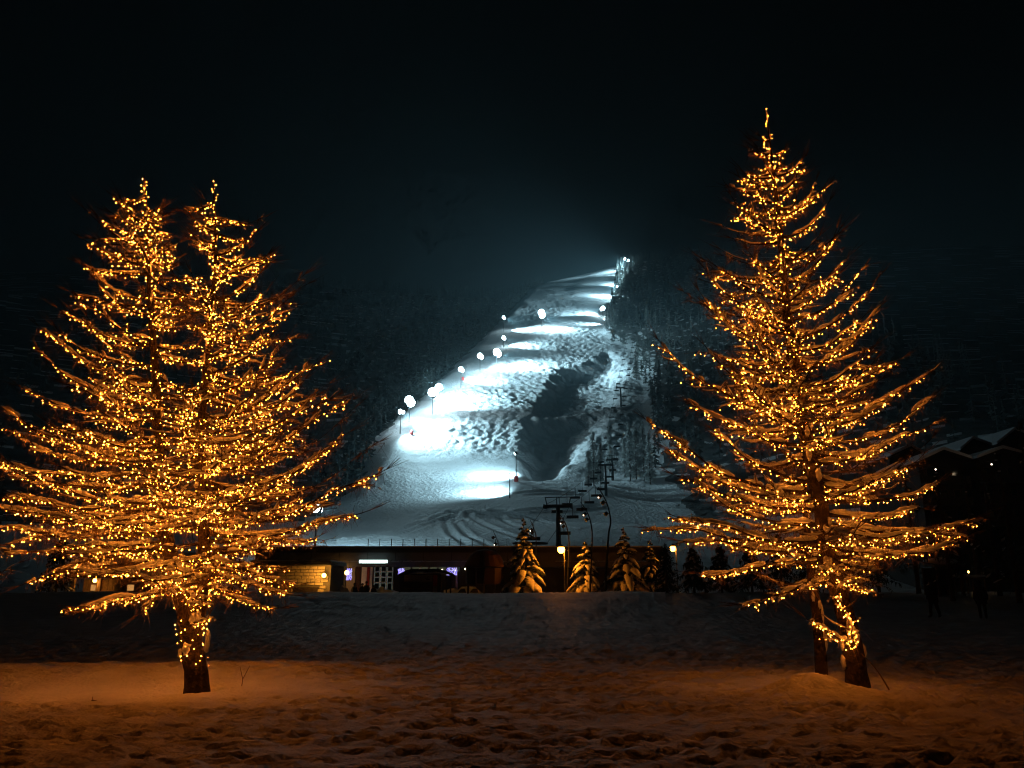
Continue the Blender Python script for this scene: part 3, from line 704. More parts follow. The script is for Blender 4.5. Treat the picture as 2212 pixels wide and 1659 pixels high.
tower(T1.x, T1.y, T1.z, 'tall T-shaped chairlift tower at the foot of the slope')
tower(T2.x, T2.y, T2.z, 'chairlift tower between frosted larches at the slope bottom', 2.2)
tower(T3_.x, T3_.y, T3_.z, 'lower chairlift tower close uphill of the tower among frosted larches', 2.0)
tower(T4.x, T4.y, T4.z, 'slim chairlift tower halfway up beside the dark hollow', 2.2)
endu = V3((104, 640, mz(104, 640)+9)); T6 = endu; tower(T6.x, T6.y, T6.z, 'uppermost small chairlift tower on the bumpy right flank', 2.0)
bot = V3((2.5, 112, 7.4)); line = [bot, T1-V3((0,0,1.3)), T2-V3((0,0,1.3)), T4-V3((0,0,1.3)), endu-V3((0,0,1.3))]
station = thing('lift_station', 'low dark lift station tucked behind the long flat-roofed building', 'lift station', (2.5, 111, 0))
mb = MB(); mb.box(-3.2,3.2,-4,4,4.2,5.6); mb.build('housing', M_ROOF, station)
mb = MB(); mb.tube([(0,0,-1),(0,0,4.2)], .6, 8); mb.build('column', M_CONC, station)
mb = MB(); mb.tube([(0,0,5.6),(0,0,7.4)], .25, 8); mb.lathe([(2.4,7.3),(2.5,7.4),(2.4,7.5)], 20); mb.build('bullwheel', M_STEEL, station)
def cable_pt(s_, t):
    k = min(int(t), len(line)-2); f = t-k; a, b = line[k], line[k+1]
    p = a.lerp(b, f); p.z -= .018*(b-a).length*4*f*(1-f)*.6; return p+V3((s_*2.3, 0, 0))
for s_, nm in ((-1,'downhill'),(1,'uphill')):
    mb = MB(); mb.tube([cable_pt(s_, t)-bot for t in np.linspace(0, len(line)-1.001, 60)], .045, 4)
    tag(mb.build('haul_rope', M_WIRE, None, False, bot), 'steel haul rope of the chairlift, ' + ('side nearer the dark hollow' if s_ < 0 else 'side nearer the forest'), 'cable')
def chair_proto():
    root = thing('lift_chair', 'empty chairlift chair hanging from the haul rope', 'lift chair', (0,0,0), 0, 'chairs hanging on the chairlift')
    mb = MB(); mb.tube([(0,0,0),(.0,.15,-1.2),(0,.3,-2.4)], .06, 5); mb.build('hanger', M_STEEL, root)
    mb = MB(); mb.box(-1.15,1.15,-.35,.2,-2.9,-2.78); mb.build('seat', M_BLACK, root)
    mb = MB(); mb.box(-1.15,1.15,.22,.3,-2.85,-2.3); mb.build('backrest', M_BLACK, root)
    mb = MB(); mb.tube([(-1.1,.3,-2.3),(-1.1,-.5,-2.45),(1.1,-.5,-2.45),(1.1,.3,-2.3)], .04, 4); mb.tube([(-1.1,.3,-2.4),(1.1,.3,-2.4)], .05, 4); mb.build('safety_bar', M_STEEL, root)
    return root
cp = chair_proto(); first = True
lens_ = [(line[i+1]-line[i]).length for i in range(len(line)-1)]
for s_ in (-1, 1):
    d = 4.0 if s_ < 0 else 9.0
    while d < sum(lens_)-6:
        k = 0; q = d
        while q > lens_[k]: q -= lens_[k]; k += 1
        f = q/lens_[k]
        if min(abs(q), abs(lens_[k]-q)) > 2.0 and d > 12:
            c = cp if first else copy_tree(cp); first = False; c.location = cable_pt(s_, k+f); c.rotation_euler.z = -.18
        d += 17.0 if d < 170 else 20.0

# ------------------------------------------------------------------ woods on the mountain
def conifer_into(mb, base, h, w, n=34, rnd=random):
    base = V3(base); mb.tube([base-V3((0,0,.5)), base+V3((0,0,h))], [h*.016+.05,.03], 4, cap=False)
    for i in range(n):
        t = rnd.uniform(.1, .98); r = w*(1-t)**.8*rnd.uniform(.65,1.15)+.15; a = rnd.uniform(0, 6.283); z = h*t
        o = base+V3((0,0,z)); e = base+V3((math.cos(a)*r, math.sin(a)*r, z-r*rnd.uniform(.1,.5)))
        sd = V3((-math.sin(a), math.cos(a), 0))*r*.26
        mb.add([o+V3((0,0,.3)), e+sd, e-sd, e+V3((math.cos(a), math.sin(a), 0))*r*.2-V3((0,0,.3)), o-V3((0,0,.5))], [(0,1,3),(0,3,2),(4,1,0),(4,2,3)])
rw = random.Random(77)
fr = MB(); nfr = 0
for i in range(4200):
    y = 250+rw.random()**.8*950; off = rw.random()**1.4*170; x = float(ip(XR, y))-3+off+ (8 if y < 430 else (6 if y > 620 else 0))
    if y < 300 and off < 12: continue
    if y < 560 and abs(x-((y-150)*.178+9)) < 9: continue
    conifer_into(fr, (x, y, mz(x, y)-.3), rw.uniform(11, 21), rw.uniform(1.8, 3.0), 26 if off > 25 else 44, rw); nfr += 1
    if nfr > 1250: break
tag(fr.build('forest', M_FOREST), 'dense snowy conifer forest on the slope right of the chairlift', 'forest', kind='stuff')
fl = MB()
for i in range(2100):
    y = 260+rw.random()**.8*880; x = float(ip(XL, y))-11-rw.random()**1.5*(60+.42*y)
    conifer_into(fl, (x, y, mz(x, y)-.3), rw.uniform(10, 19), rw.uniform(2.4, 4.0), 18, rw)
tag(fl.build('forest', M_DARKF), 'dark unlit forest on the mountainside left of the ski run', 'forest', kind='stuff')
# single frosted larches by the lift
for i, (vx, vy, h) in enumerate([(1283,1050,20),(1272,1052,13),(1298,1046,16),(1318,1020,18),(1362,1040,22),(1375,1036,20),(1392,1040,23),(1350,1030,15),(1405,1046,19)]):
    p, _ = mhit(vx, vy, lambda a, b: M(a, b, False)); root = thing('frosted_larch', ['tall frosted larch beside the chairlift tower at the slope bottom','slim frosted larch on the forest edge right of the chairlift'][0 if i < 4 else 1], 'tree', p, 0, ['frosted larches around the lift tower','frosted larches on the forest edge'][0 if i < 4 else 1])
    mb = MB(); mb.tube([(0,0,-.5),(0,0,h*.6),(0,0,h)], [.25,.14,.03], 6); mb.build('trunk', M_BARK, root)
    mb = MB()
    for k in range(260):
        t = rw.uniform(.08,.99); r = (2.6*(1-t)**.7+.2)*rw.uniform(.5,1.1)*h/20; a = rw.uniform(0,6.283)
        e = V3((math.cos(a)*r, math.sin(a)*r, h*t+r*rw.uniform(-.4,.1)))
        mb.tube([(0,0,h*t), e*.5+V3((0,0,h*t*.5-.1*r)), e], [.10,.12,.05], 3, cap=False)
        for q in range(3):
            u = rw.uniform(.4,1); s0 = V3((0,0,h*t)).lerp(e,u); mb.tube([s0, s0+V3((rw.uniform(-.7,.7),rw.uniform(-.7,.7),-rw.uniform(.3,.9)))], [.09,.05], 3, cap=False)
    mb.build('crown', M_FROST, root)

# ------------------------------------------------------------------ long building at the foot of the slope
YB = 88.0
def X(vx, y=YB, vy=1240): return P(vx, vy, y).x
def Z(vy, y=YB): return P(1106, vy, y).z
long_b = thing('lodge_building', 'long low flat-roofed lodge with glazed entrance below the ski slope', 'building', (0, YB, 0))
def part(name, m, parent, *b, org=None):
    mb = MB()
    for q in b:
        q = list(q)
        if org is not None: q[0]-=org[0]; q[1]-=org[0]; q[2]-=org[1]; q[3]-=org[1]; q[4]-=org[2]; q[5]-=org[2]
        mb.box(*q)
    return mb.build(name, m, parent)
oB = (0, YB, 0)
xl, xr = X(560), X(1425)
roof = part('roof', M_ROOF, long_b, (xl, xr, YB-1.6, YB+14, Z(1200), Z(1185)), org=oB)
part('fascia', M_BLACKW, roof, (xl-.05, xr+.05, YB-1.70, YB-1.603, Z(1213), Z(1186)), org=oB)
for i in range(int((xr-xl)/3.0)): part('fascia_panel', M_CONC, roof, (xl+i*3.0, xl+i*3.0+2.93, YB-1.76, YB-1.703, Z(1212.5), Z(1195)), org=oB)
mb = MB(); nn = 60; mb.tube([(xl+(xr-xl)*i/nn, -1.2+.0, Z(1182.5)) for i in range(nn+1)], [.10+.06*float(perlin(i*.7,1.1)) for i in range(nn+1)], 6, 3.0, 1.0); mb.build('roof_snow', M_SNOW, roof, True)
part('roof_edge', M_STEEL, roof, (xl-.1, xr+.1, YB-1.9, YB-1.5, Z(1185)+.003, Z(1183.2)), org=oB)
part('soffit', M_ROOF, long_b, (xl, xr, YB-1.3, YB+.25, Z(1225), Z(1213)-.01), org=oB)
wall_b = part('wall', M_CONC, long_b, (xl, X(745), YB+.3, YB+13, -.5, Z(1225)), (X(745), X(850), YB+4.5, YB+13.01, -.5, Z(1213)), org=oB)
part('wall', M_BLACKW, long_b, (X(850), X(1425), YB+.3, YB+13.02, -.5, Z(1234)), (X(992), X(1425), YB+.28, YB+13.04, -.5, Z(1225)-.01), org=oB)  # near-black right part, shade behind the spruces put into the wall colour
# porch wall panels red / white
for (a, b, m) in ((746,765,M_GREYP),(767,776,M_MAROON),(779,790,M_WHITE),(791,796,M_RED),(797,802,M_WHITE)):
    part('wall_panel', m, long_b, (X(a), X(b), YB+.6, YB+.75, -.2, Z(1222)), org=oB)
# glazed entrance
gx0, gx1 = X(804), X(846); gl = part('glass_wall', E_ROOM2, long_b, (gx0, gx1, YB+1.2, YB+1.3, -.2, Z(1219)), org=oB)
fr_ = []
for i in range(4):
    x = gx0+(gx1-gx0)*i/3; part('mullion', M_WHITE, gl, (x-.05, x+.05, YB+1.08, YB+1.19, -.2, Z(1220)), org=oB)
for vy in (1221,1234,1246,1258): part('transom', M_WHITE, gl, (gx0, gx1, YB+1.10, YB+1.195, Z(vy)-.05, Z(vy)+.05), org=oB)
for i in range(3):
    for (a, b) in ((1233,1223),(1245,1236),(1257,1248),(1275,1260)):
        x0_ = gx0+(gx1-gx0)*i/3+.12; x1_ = gx0+(gx1-gx0)*(i+1)/3-.12
        part('pane', M_GLASS, gl, (x0_, x1_, YB+1.15, YB+1.185, Z(a), Z(b)), org=oB)
can = part('canopy', M_GALV, long_b, (X(783), X(845), YB-2.6, YB-1.76, Z(1221), Z(1219)), org=oB)
mb = MB(); mb.tube([(X(784), -2.4, Z(1214.5)), (X(843), -2.4, Z(1214.5))], .17, 8); mb.build('tube_light', E_TUBE, can)
for vx in (787, 840): part('bracket', M_STEEL, can, (X(vx), X(vx)+.1, YB-2.5, YB-1.78, Z(1219)+.004, Z(1213)), org=oB)
# strip windows
for i in range(6):
    a = X(870+i*19); b = X(870+i*19+17)
    wdw = part('window', M_GREYP, long_b, (a-.06, b+.06, YB+.2, YB+.27, Z(1233), Z(1224)), org=oB)
    part('pane', E_ROOM, wdw, (a+.06, b-.06, YB+.15, YB+.195, Z(1232), Z(1225)), org=oB)
for vx, vy in ((907,1232),(955,1231),(985,1232),(1005,1229)):
    mb = MB(); mb.blob((X(vx), 0.0, Z(vy)), .09, .09, .09, 4, 8, 0); mb.build('ceiling_lamp', E_SPARK, long_b)
part('chimney', M_MAROON, roof, (X(668), X(690), YB+3, YB+5, Z(1185)+.002, Z(1176)), (X(694), X(740), YB+3.2, YB+5, Z(1185)+.002, Z(1177)), org=oB)
part('pillar', M_GREYP, long_b, (X(986), X(990), YB-1.2, YB-.9, -.3, Z(1225)-.005), org=oB)
# fence behind the roof edge
fence = thing('net_fence', 'thin net fence on slim posts behind the flat lodge roof', 'fence', (0, 118, 0))
for i, vx in enumerate(range(795, 1110, 25)):
    xx = P(vx, 1183, 118).x; zz = max(mz(xx, 118), 0)
    mb = MB(); mb.tube([(xx,0,zz-.5),(xx,0,P(vx,1164,118).z)], .06, 5); mb.build('post', M_STEEL, fence)
for k in range(4):
    mb = MB(); mb.tube([(P(vx,1183,118).x, 0, P(vx,1166+k*5,118).z-.12*math.sin((vx-795)/25*math.pi)**2) for vx in range(795,1100,6)], .015, 3); mb.build('net_line', M_WIRE, fence)

# stone annex with wall lamp
def lamp_light(parent, loc, W, color, rad=.15, name='lamp_light'):
    d = bpy.data.lights.new(name, 'POINT'); d.energy = W; d.color = color; d.shadow_soft_size = rad; o = ob(name, d, parent); o.location = loc; return o
YA = 74.0
def XA(vx): return X(vx, YA)
def ZA(vy): return Z(vy, YA)
annex = thing('stone_annex', 'low stone-walled annex lit by a yellow wall lamp', 'building', (XA(660), YA, 0)); oA = (XA(660), YA, 0)
wall = part('wall', M_MORTAR, annex, (XA(560), XA(715)-.05, YA+.1, YA+6, -.4, ZA(1221)), org=oA)
part('roof', M_ROOF, annex, (XA(545), XA(718), YA-.9, YA+6.2, ZA(1221)+.003, ZA(1213)), org=oA)
part('roof_snow', M_SNOW, annex, (XA(546), XA(717), YA-.85, YA+6.1, ZA(1213)+.003, ZA(1210)), org=oA)
z = -.3; row = 0; stone_meshes = []
for k in range(5):
    mb = MB(); w = .36+.1*k; h = .26
    mb.add([(0,0,0),(w,0,0),(w,0,h),(0,0,h),(.02,-.06-.01*k,.02),(w-.02,-.07,.02),(w-.02,-.06,h-.03),(.02,-.08,h-.02)], [(4,5,6,7),(0,1,5,4),(1,2,6,5),(2,3,7,6),(3,0,4,7)]); stone_meshes.append((w, mb.mesh('stone', M_STONE)))
zt = ZA(1222)
while z+.28 < zt:
    x = XA(600)+rw.uniform(0,.25)
    while x < XA(715)-.5:
        w, me = rw.choice(stone_meshes)
        if x+w > XA(715): break
        if not (XA(635) < x+w/2 < XA(690) and z < ZA(1268)):
            ob('stone', me, wall, (x-oA[0], .098, z))
        x += w+.035
    z += .29
part('garage_door', M_WOODD, annex, (XA(636), XA(690), YA+.05, YA+.095, -.3, ZA(1268)-.02), org=oA)
wl = thing('wall_lamp', 'round yellow wall lamp on the stone annex', 'lamp', (XA(703), YA-.55, ZA(1243)))
mb = MB(); mb.blob((0,0,0), .2,.2,.2, 6, 10, 0); mb.build('globe', E_WALL, wl, True)
mb = MB(); mb.tube([(0,.5,.1),(0,.2,.34),(0,0,.22)], .03, 5); mb.build('bracket', M_STEEL, wl)
lamp_light(wl, (0,-.32,0), 300, (1,.43,.06))
# lamp at the porch
pl = thing('wall_lamp', 'small orange wall lamp beside the blue light curtain', 'lamp', (X(757), YB-1.95, Z(1238)))
mb = MB(); mb.blob((0,0,0), .24,.24,.24, 6, 10, 0); mb.build('globe', E_WALL, pl, True)
mb = MB(); mb.tube([(0,.1,.0),(0,2.6,.2)], .03, 5); mb.build('bracket', M_STEEL, pl)
lamp_light(pl, (-.35,-.3,0), 90, (1,.43,.08))
# blue light curtains
def curtain(vx0, vx1, vy0, vy1, label, y=YB-2.3, tri=0):
    c = V3((X((vx0+vx1)/2, y), y, Z(vy0, y))); root = thing('light_curtain', label, 'lights', c)
    mb = MB(); m2 = MB(); fm = MB(); w = (X(vx1,y)-X(vx0,y)); h = c.z-Z(vy1,y)
    fm.tube([(-w/2,0,.05),(w/2,0,.05)], .03, 5); fm.tube([(0,0,.05),(0,0,c.z*0+1.0)], .02, 4)
    for i in range(9):
        xx = -w/2+w*i/8; fm.tube([(xx,0,.05),(xx,0,-h)], .008, 3)
        for j in range(14):
            if rw.random() < .75:
                zz = -h*j/14
                if tri and abs(xx*tri/w+.5) < (-zz/h): continue
                (mb if rw.random() < .6 else m2).blob((xx+rw.uniform(-.05,.05), rw.uniform(-.08,.08), zz), .045,.045,.06, 3, 5, 0)
    fm.build('frame', M_WIRE, root); mb.build('blue_bulbs', E_BLUE, root)['kind'] = 'stuff'; m2.build('white_bulbs', E_LILAC, root)['kind'] = 'stuff'
curtain(749, 759, 1229, 1254, 'narrow blue-white light curtain left of the lodge entrance')
curtain(861, 872, 1228, 1245, 'blue light cluster above the left corner of the dark kiosk')
curtain(966, 986, 1227, 1243, 'blue-violet light cluster above the right corner of the dark kiosk')

# kiosk with red banner
YK = 70.0
def XK(v): return X(v, YK)
def ZK(v): return Z(v, YK)
kx0, kx1 = XK(860), XK(978); kc = (kx0+kx1)/2
kiosk = thing('ticket_kiosk', 'dark barrel-roofed kiosk with a grey sign panel and red banner', 'kiosk', (kc, YK, .1)); oK = (kc, YK, .1)
part('body', M_BLACK, kiosk, (kx0+.1, kx1-1.0, YK, YK+3, 0, ZK(1240)), org=oK)
mb = MB(); pr = [(t, math.sin(math.pi*t)) for t in np.linspace(0,1,13)]
vs = []
for (t, s_) in pr:
    zt_ = ZK(1241)+(ZK(1229)-ZK(1241))*min(1, s_*1.6)
    for yy in (-.3, 3.2): vs.append((kx0+(kx1-kx0)*t-kc, yy, zt_-.1))
n = len(pr); vs += [(v[0], v[1], v[2]-.18) for v in vs]
fs = [(2*i,2*i+2,2*i+3,2*i+1) for i in range(n-1)]+[(2*n+2*i,2*n+2*i+1,2*n+2*i+3,2*n+2*i+2) for i in range(n-1)]+[(2*i,2*n+2*i,2*n+2*i+2,2*i+2) for i in range(n-1)]+[(2*i+1,2*i+3,2*n+2*i+3,2*n+2*i+1) for i in range(n-1)]
mb.add(vs, fs); mb.build('roof', M_BLACK, kiosk)
pan = part('sign_panel', M_GREYP, kiosk, (XK(874), XK(934), YK-.12, YK-.004, ZK(1256), ZK(1242)), org=oK)
part('emblem', M_BLACK, pan, (XK(921), XK(929), YK-.135, YK-.124, ZK(1253), ZK(1251)), (XK(919), XK(926), YK-.135, YK-.124, ZK(1250), ZK(1248)), (XK(922), XK(930), YK-.135, YK-.124, ZK(1247), ZK(1245.5)), org=oK)
part('banner', M_RED, kiosk, (XK(936), XK(945), YK-.14, YK-.02, .1, ZK(1242)), org=oK)
part('notice', M_GREYP, kiosk, (XK(936.5), XK(944.5), YK-.16, YK-.142, ZK(1281), ZK(1266)), org=oK)
part('counter', M_WOODD, kiosk, (XK(874), XK(932), YK-.4, YK-.005, ZK(1272), ZK(1270)), org=oK)
for vx in (963, 972): part('post', M_BLACK, kiosk, (XK(vx), XK(vx)+.12, YK+.2, YK+.32, 0, ZK(1244)), org=oK)

# round umbrella bar
ub = thing('umbrella_bar', 'dark round umbrella bar with maroon panels beside the kiosk', 'bar', (XK(1045), YK+3, .1)); yb_ = YK+3
rb = (X(1092, yb_)-X(1000, yb_))/2
mb = MB(); mb.lathe([(rb*.98, Z(1226,yb_)-.1),(rb, Z(1224,yb_)-.1),(rb*.72, Z(1200,yb_)-.1),(rb*.45, Z(1190,yb_)-.1),(.15, Z(1186,yb_)-.1)], 24); mb.build('canopy', M_MAROON, ub)
mb = MB(); mb.tube([(0,0,-.3),(0,0,Z(1190,yb_))], .12, 8); mb.build('mast', M_STEEL, ub)
for j in range(12):
    a0 = 2*math.pi*j/12+.03; a1 = 2*math.pi*(j+1)/12-.03; r1 = rb*.9
    if j in (8,): continue
    za, zb_ = Z(1262,yb_)-.1, Z(1227,yb_)-.12
    mb = MB(); mb.add([(r1*math.cos(a)*k, r1*math.sin(a)*k, zz) for k in (1,.97) for zz in (za, zb_) for a in (a0,a1)], [(0,1,3,2),(5,4,6,7),(0,4,5,1),(2,3,7,6),(0,2,6,4),(1,5,7,3)]); mb.build('panel', M_MAROON, ub)
for j in range(6):
    a = 2*math.pi*(j+.5)/6; mb = MB(); mb.tube([(rb*.9*math.cos(a), rb*.9*math.sin(a), -.2),(rb*.9*math.cos(a), rb*.9*math.sin(a), Z(1226,yb_)-.15)], .05, 5); mb.build('post', M_BLACK, ub)

# parked pickup, mostly hidden
car = thing('parked_car', 'white snow-dusted car parked behind the kiosk', 'car', (X(1012, 80), 80, .02))
mb = MB(); prof = [(-2.2,.35),(-2.2,.9),(-1.3,1.0),(-.7,1.5),(.7,1.52),(1.3,1.0),(2.1,.92),(2.2,.4)]
n = len(prof); mb.add([(x,-.85,z) for x,z in prof]+[(x,.85,z) for x,z in prof], [tuple(range(n)), tuple(range(n,2*n))[::-1]]+[(i,i+n,(i+1)%n+n,(i+1)%n) for i in range(n)]); body = mb.build('body', M_WHITE, car)
for (a, b) in ((-1.15,-.1),(.0,1.1)):
    mb = MB(); mb.add([(a+.15,-.86,1.02),(b-.05,-.86,1.02),(b-.2,-.86,1.42),(a+.5,-.86,1.42)], [(0,1,2,3)]); mb.build('side_window', M_GLASS, body)
for x in (-1.4, 1.4):
    for s_ in (-.8, .8):
        mb = MB(); vs = [(x+.34*math.cos(t), s_+dy, .34+.34*math.sin(t)) for dy in (-.1,.1) for t in np.linspace(0,2*math.pi,13)[:-1]]
        mb.add(vs, [tuple(range(12))[::-1], tuple(range(12,24))]+[(j,(j+1)%12,12+(j+1)%12,12+j) for j in range(12)]); mb.build('wheel', M_TYRE, car)
mb = MB(); mb.blob((0,0,1.53), .8,.75,.14, 5, 12, .1); mb.build('roof_snow', M_SNOW, car, True)

# heaps of cleared snow
def heap(vx, y, rx, ry, h, label):
    p = V3((X(vx, y, 1280), y, gz(X(vx, y, 1280), y)-.1)); mb = MB(); n = 28
    xs = np.linspace(-1,1,n); vs = []; fs = []
    for i in range(n):
        for j in range(n):
            q = min(1, math.hypot(xs[i], xs[j])); k = (1-q*q)
            vs.append((xs[i]*rx, xs[j]*ry, h*k*(1+.5*float(fbm(xs[i]*1.8+vx, xs[j]*1.8, 3)))-.12*q))
    fs = [(i*n+j, (i+1)*n+j, (i+1)*n+j+1, i*n+j+1) for i in range(n-1) for j in range(n-1)]
    mb.add(vs, fs); tag(mb.build('snow_heap', M_SNOW, None, True, p), label, 'snow heap')
heap(834, 82, 2.6, 1.8, 1.6, 'big grey heap of cleared snow left of the dark kiosk')
heap(735, 79, 1.5, 1.5, 1.7, 'small lamp-lit snow heap below the narrow light curtain')
heap(795, 72, 1.6, 1.0, 1.15, 'low snow heap at the foot of the big grey heap')
heap(985, 82, 3.4, 2.0, 1.5, 'wide snow bank between the kiosk and the umbrella bar')

# wooden hut at left
YH = 68.0
def XH(v): return X(v, YH)
def ZH(v): return Z(v, YH)
hx0, hx1 = XH(155), XH(400); hut = thing('wooden_hut', 'timber hut with a lamplit porch behind the two-topped larch', 'hut', ((hx0+hx1)/2, YH, .2)); oH = ((hx0+hx1)/2, YH, .2)
hw = part('wall', M_WOODD, hut, (hx0+.3, hx1, YH+1.5, YH+6, 0, ZH(1250)), org=oH)
for i in range(int((hx1-hx0-.6)/.42)):
    x = hx0+.35+i*.42; part('plank', M_WOOD, hw, (x, x+.39, YH+1.44, YH+1.497, .05, ZH(1251)), org=oH)
mb = MB(); hxr = hx1-oH[0]+.4; hxl = hx0-oH[0]-.4; e0 = ZH(1249)-.2; rg = ZH(1205)-.2
mb.add([(hxl,-.5,e0),(hxr,-.5,e0),(hxr,3.6,rg),(hxl,3.6,rg),(hxl,7.4,e0),(hxr,7.4,e0),(hxl,-.5,e0+.2),(hxr,-.5,e0+.2),(hxr,3.6,rg+.2),(hxl,3.6,rg+.2),(hxl,7.4,e0+.2),(hxr,7.4,e0+.2)],
       [(0,3,2,1),(3,4,5,2),(6,7,8,9),(9,8,11,10),(0,1,7,6),(4,10,11,5),(0,6,9,3),(3,9,10,4),(1,2,8,7),(2,5,11,8)]); hr_ = mb.build('roof', M_WOODD, hut)
mb = MB(); mb.add([(hxl,-.45,e0+.22),(hxr,-.45,e0+.22),(hxr,3.6,rg+.24),(hxl,3.6,rg+.24),(hxl,-.45,e0+.5),(hxr,-.45,e0+.5),(hxr,3.6,rg+.6),(hxl,3.6,rg+.6)], [(0,1,5,4),(4,5,6,7),(1,2,6,5),(0,4,7,3),(0,3,2,1)]); mb.build('roof_snow', M_SNOW, hr_)
for vx in (158, 215, 300, 395): part('post', M_WOOD, hut, (XH(vx), XH(vx)+.28, YH-.2, YH+.1, -.1, ZH(1250)), org=oH)
for (a, b) in ((182,192),(262,276),(322,338)):
    wdw = part('window', M_WOOD, hut, (XH(a)-.1, XH(b)+.1, YH+1.38, YH+1.438, ZH(1277), ZH(1262)), org=oH); part('pane', E_WARMW, wdw, (XH(a), XH(b), YH+1.34, YH+1.378, ZH(1276), ZH(1263)), org=oH)
part('door', M_WOODD, hut, (XH(234), XH(254), YH+1.36, YH+1.436, 0.02, ZH(1262)), org=oH)
pl2 = thing('porch_lamp', 'orange lamp under the eave of the timber hut', 'lamp', (XH(208), YH-.1, ZH(1254)))
mb = MB(); mb.blob((0,0,0), .16,.16,.18, 6, 10, 0); mb.build('globe', E_WALL, pl2, True)
mb = MB(); mb.tube([(0,0,.1),(0,0,.42)], .03, 5); mb.build('rod', M_STEEL, pl2)
lamp_light(pl2, (0,-.25,-.15), 150, (1,.45,.07))
heap(150, YH-1.5, .9, .8, .85, 'small lamp-lit snow heap at the timber hut corner')
heap(300, YH-2.5, 6, .8, .5, 'long low snow bank along the timber hut front')

# ------------------------------------------------------------------ street lamp and curved masts
def ztop(vx, vy, y): return P(vx, vy, y).z
YS = 73.2
def street_lamp(vx, vy_, y, label, W, r=.33):
    x = P(vx+4, vy_, y).x; g = gz(x, y); h = P(vx, vy_, y).z-g; root = thing('street_lamp', label, 'street lamp', (x, y, g))
    mb = MB(); mb.tube([(0,0,-.3),(0,0,1.2),(0,0,h+.1)], [.07,.05,.04], 8); mb.tube([(0,0,-.1),(0,0,.35)], [.12,.1], 8); mb.build('post', M_GALV, root)
    mb = MB(); mb.tube([(0,0,h+.05),(-.12,0,h+.32),(-.28,0,h+.42)], .025, 5); mb.build('arm', M_GALV, root)
    mb = MB(); mb.lathe([(.34,0),(.30,.06),(.1,.16),(.03,.24)], 14, (-.28,0,h+.2)); mb.build('hood', M_STEEL, root)
    mb = MB(); mb.blob((-.28,0,h), r, r, r*1.05, 8, 14, 0); mb.build('globe', E_SODIUM, root, True)
    lamp_light(root, (-.28,-.05,h-r-.12), W, (1,.25,.012), .15)
    lamp_light(root, (-.62,-.12,h-.1), W*.8, (1,.25,.012), .15)
    lamp_light(root, (.08,-.22,h-.1), W*.8, (1,.25,.012), .15)
street_lamp(1215, 1187, YS-1.2, 'glowing orange globe street lamp between the snow-laden spruces', 290)
street_lamp(1456, 1185, 74, 'far orange globe street lamp beyond the single-topped larch', 70, .26)
def curved_mast(pts, y, heads, where):
    w = [P(a, b, y) for a, b in pts]; b0 = V3((w[-1].x, y, gz(w[-1].x, y))); root = thing('curved_mast', 'dark bow-shaped light mast ' + where, 'light mast', b0, 0, 'bow-shaped light masts in an arc')
    q = polyline([b0-V3((0,0,.3))]+w[::-1], 26); mb = MB(); mb.tube([p-b0 for p in q], list(np.linspace(.10,.035,26)), 6); mb.build('mast', M_STEEL, root, True)
    for f in heads:
        p = q[int(f*25)]-b0; mb = MB(); mb.tube([p, p+V3((-.22,0,-.05))], .035, 5); mb.tube([p+V3((-.18,-.1,.05)), p+V3((-.38,-.14,-.12))], [.13,.16], 8); hd = mb.build('spot_head', M_STEEL, root)
        mb = MB(); mb.blob(p+V3((-.40,-.15,-.14)), .05,.05,.05, 4, 7, 0); mb.build('lens', E_SPARK if f == heads[0] else M_GLASS, hd)
curved_mast([(1065,1146),(1075,1170),(1079,1192),(1074,1235),(1068,1279)], 83, (.78,.66,.9), 'in front of the umbrella bar')
curved_mast([(1145,1122),(1154,1144),(1158,1162),(1157,1205),(1152,1260)], 79, (.80,.72,.6), 'behind the spruce left of the orange street lamp')
curved_mast([(1207,1108),(1220,1128),(1227,1150),(1229,1180),(1226,1260)], 75, (.8,.9,.72), 'just behind the orange street lamp')
curved_mast([(1254,1084),(1270,1110),(1278,1140),(1279,1175),(1275,1262)], 68, (.82,.9,.74), 'rising behind the rounded snow-laden spruce')
curved_mast([(1292,1052),(1310,1085),(1319,1125),(1314,1160),(1308,1265)], 61, (.9,.8,.7), 'tallest of all, left of the broader shaded spruce')

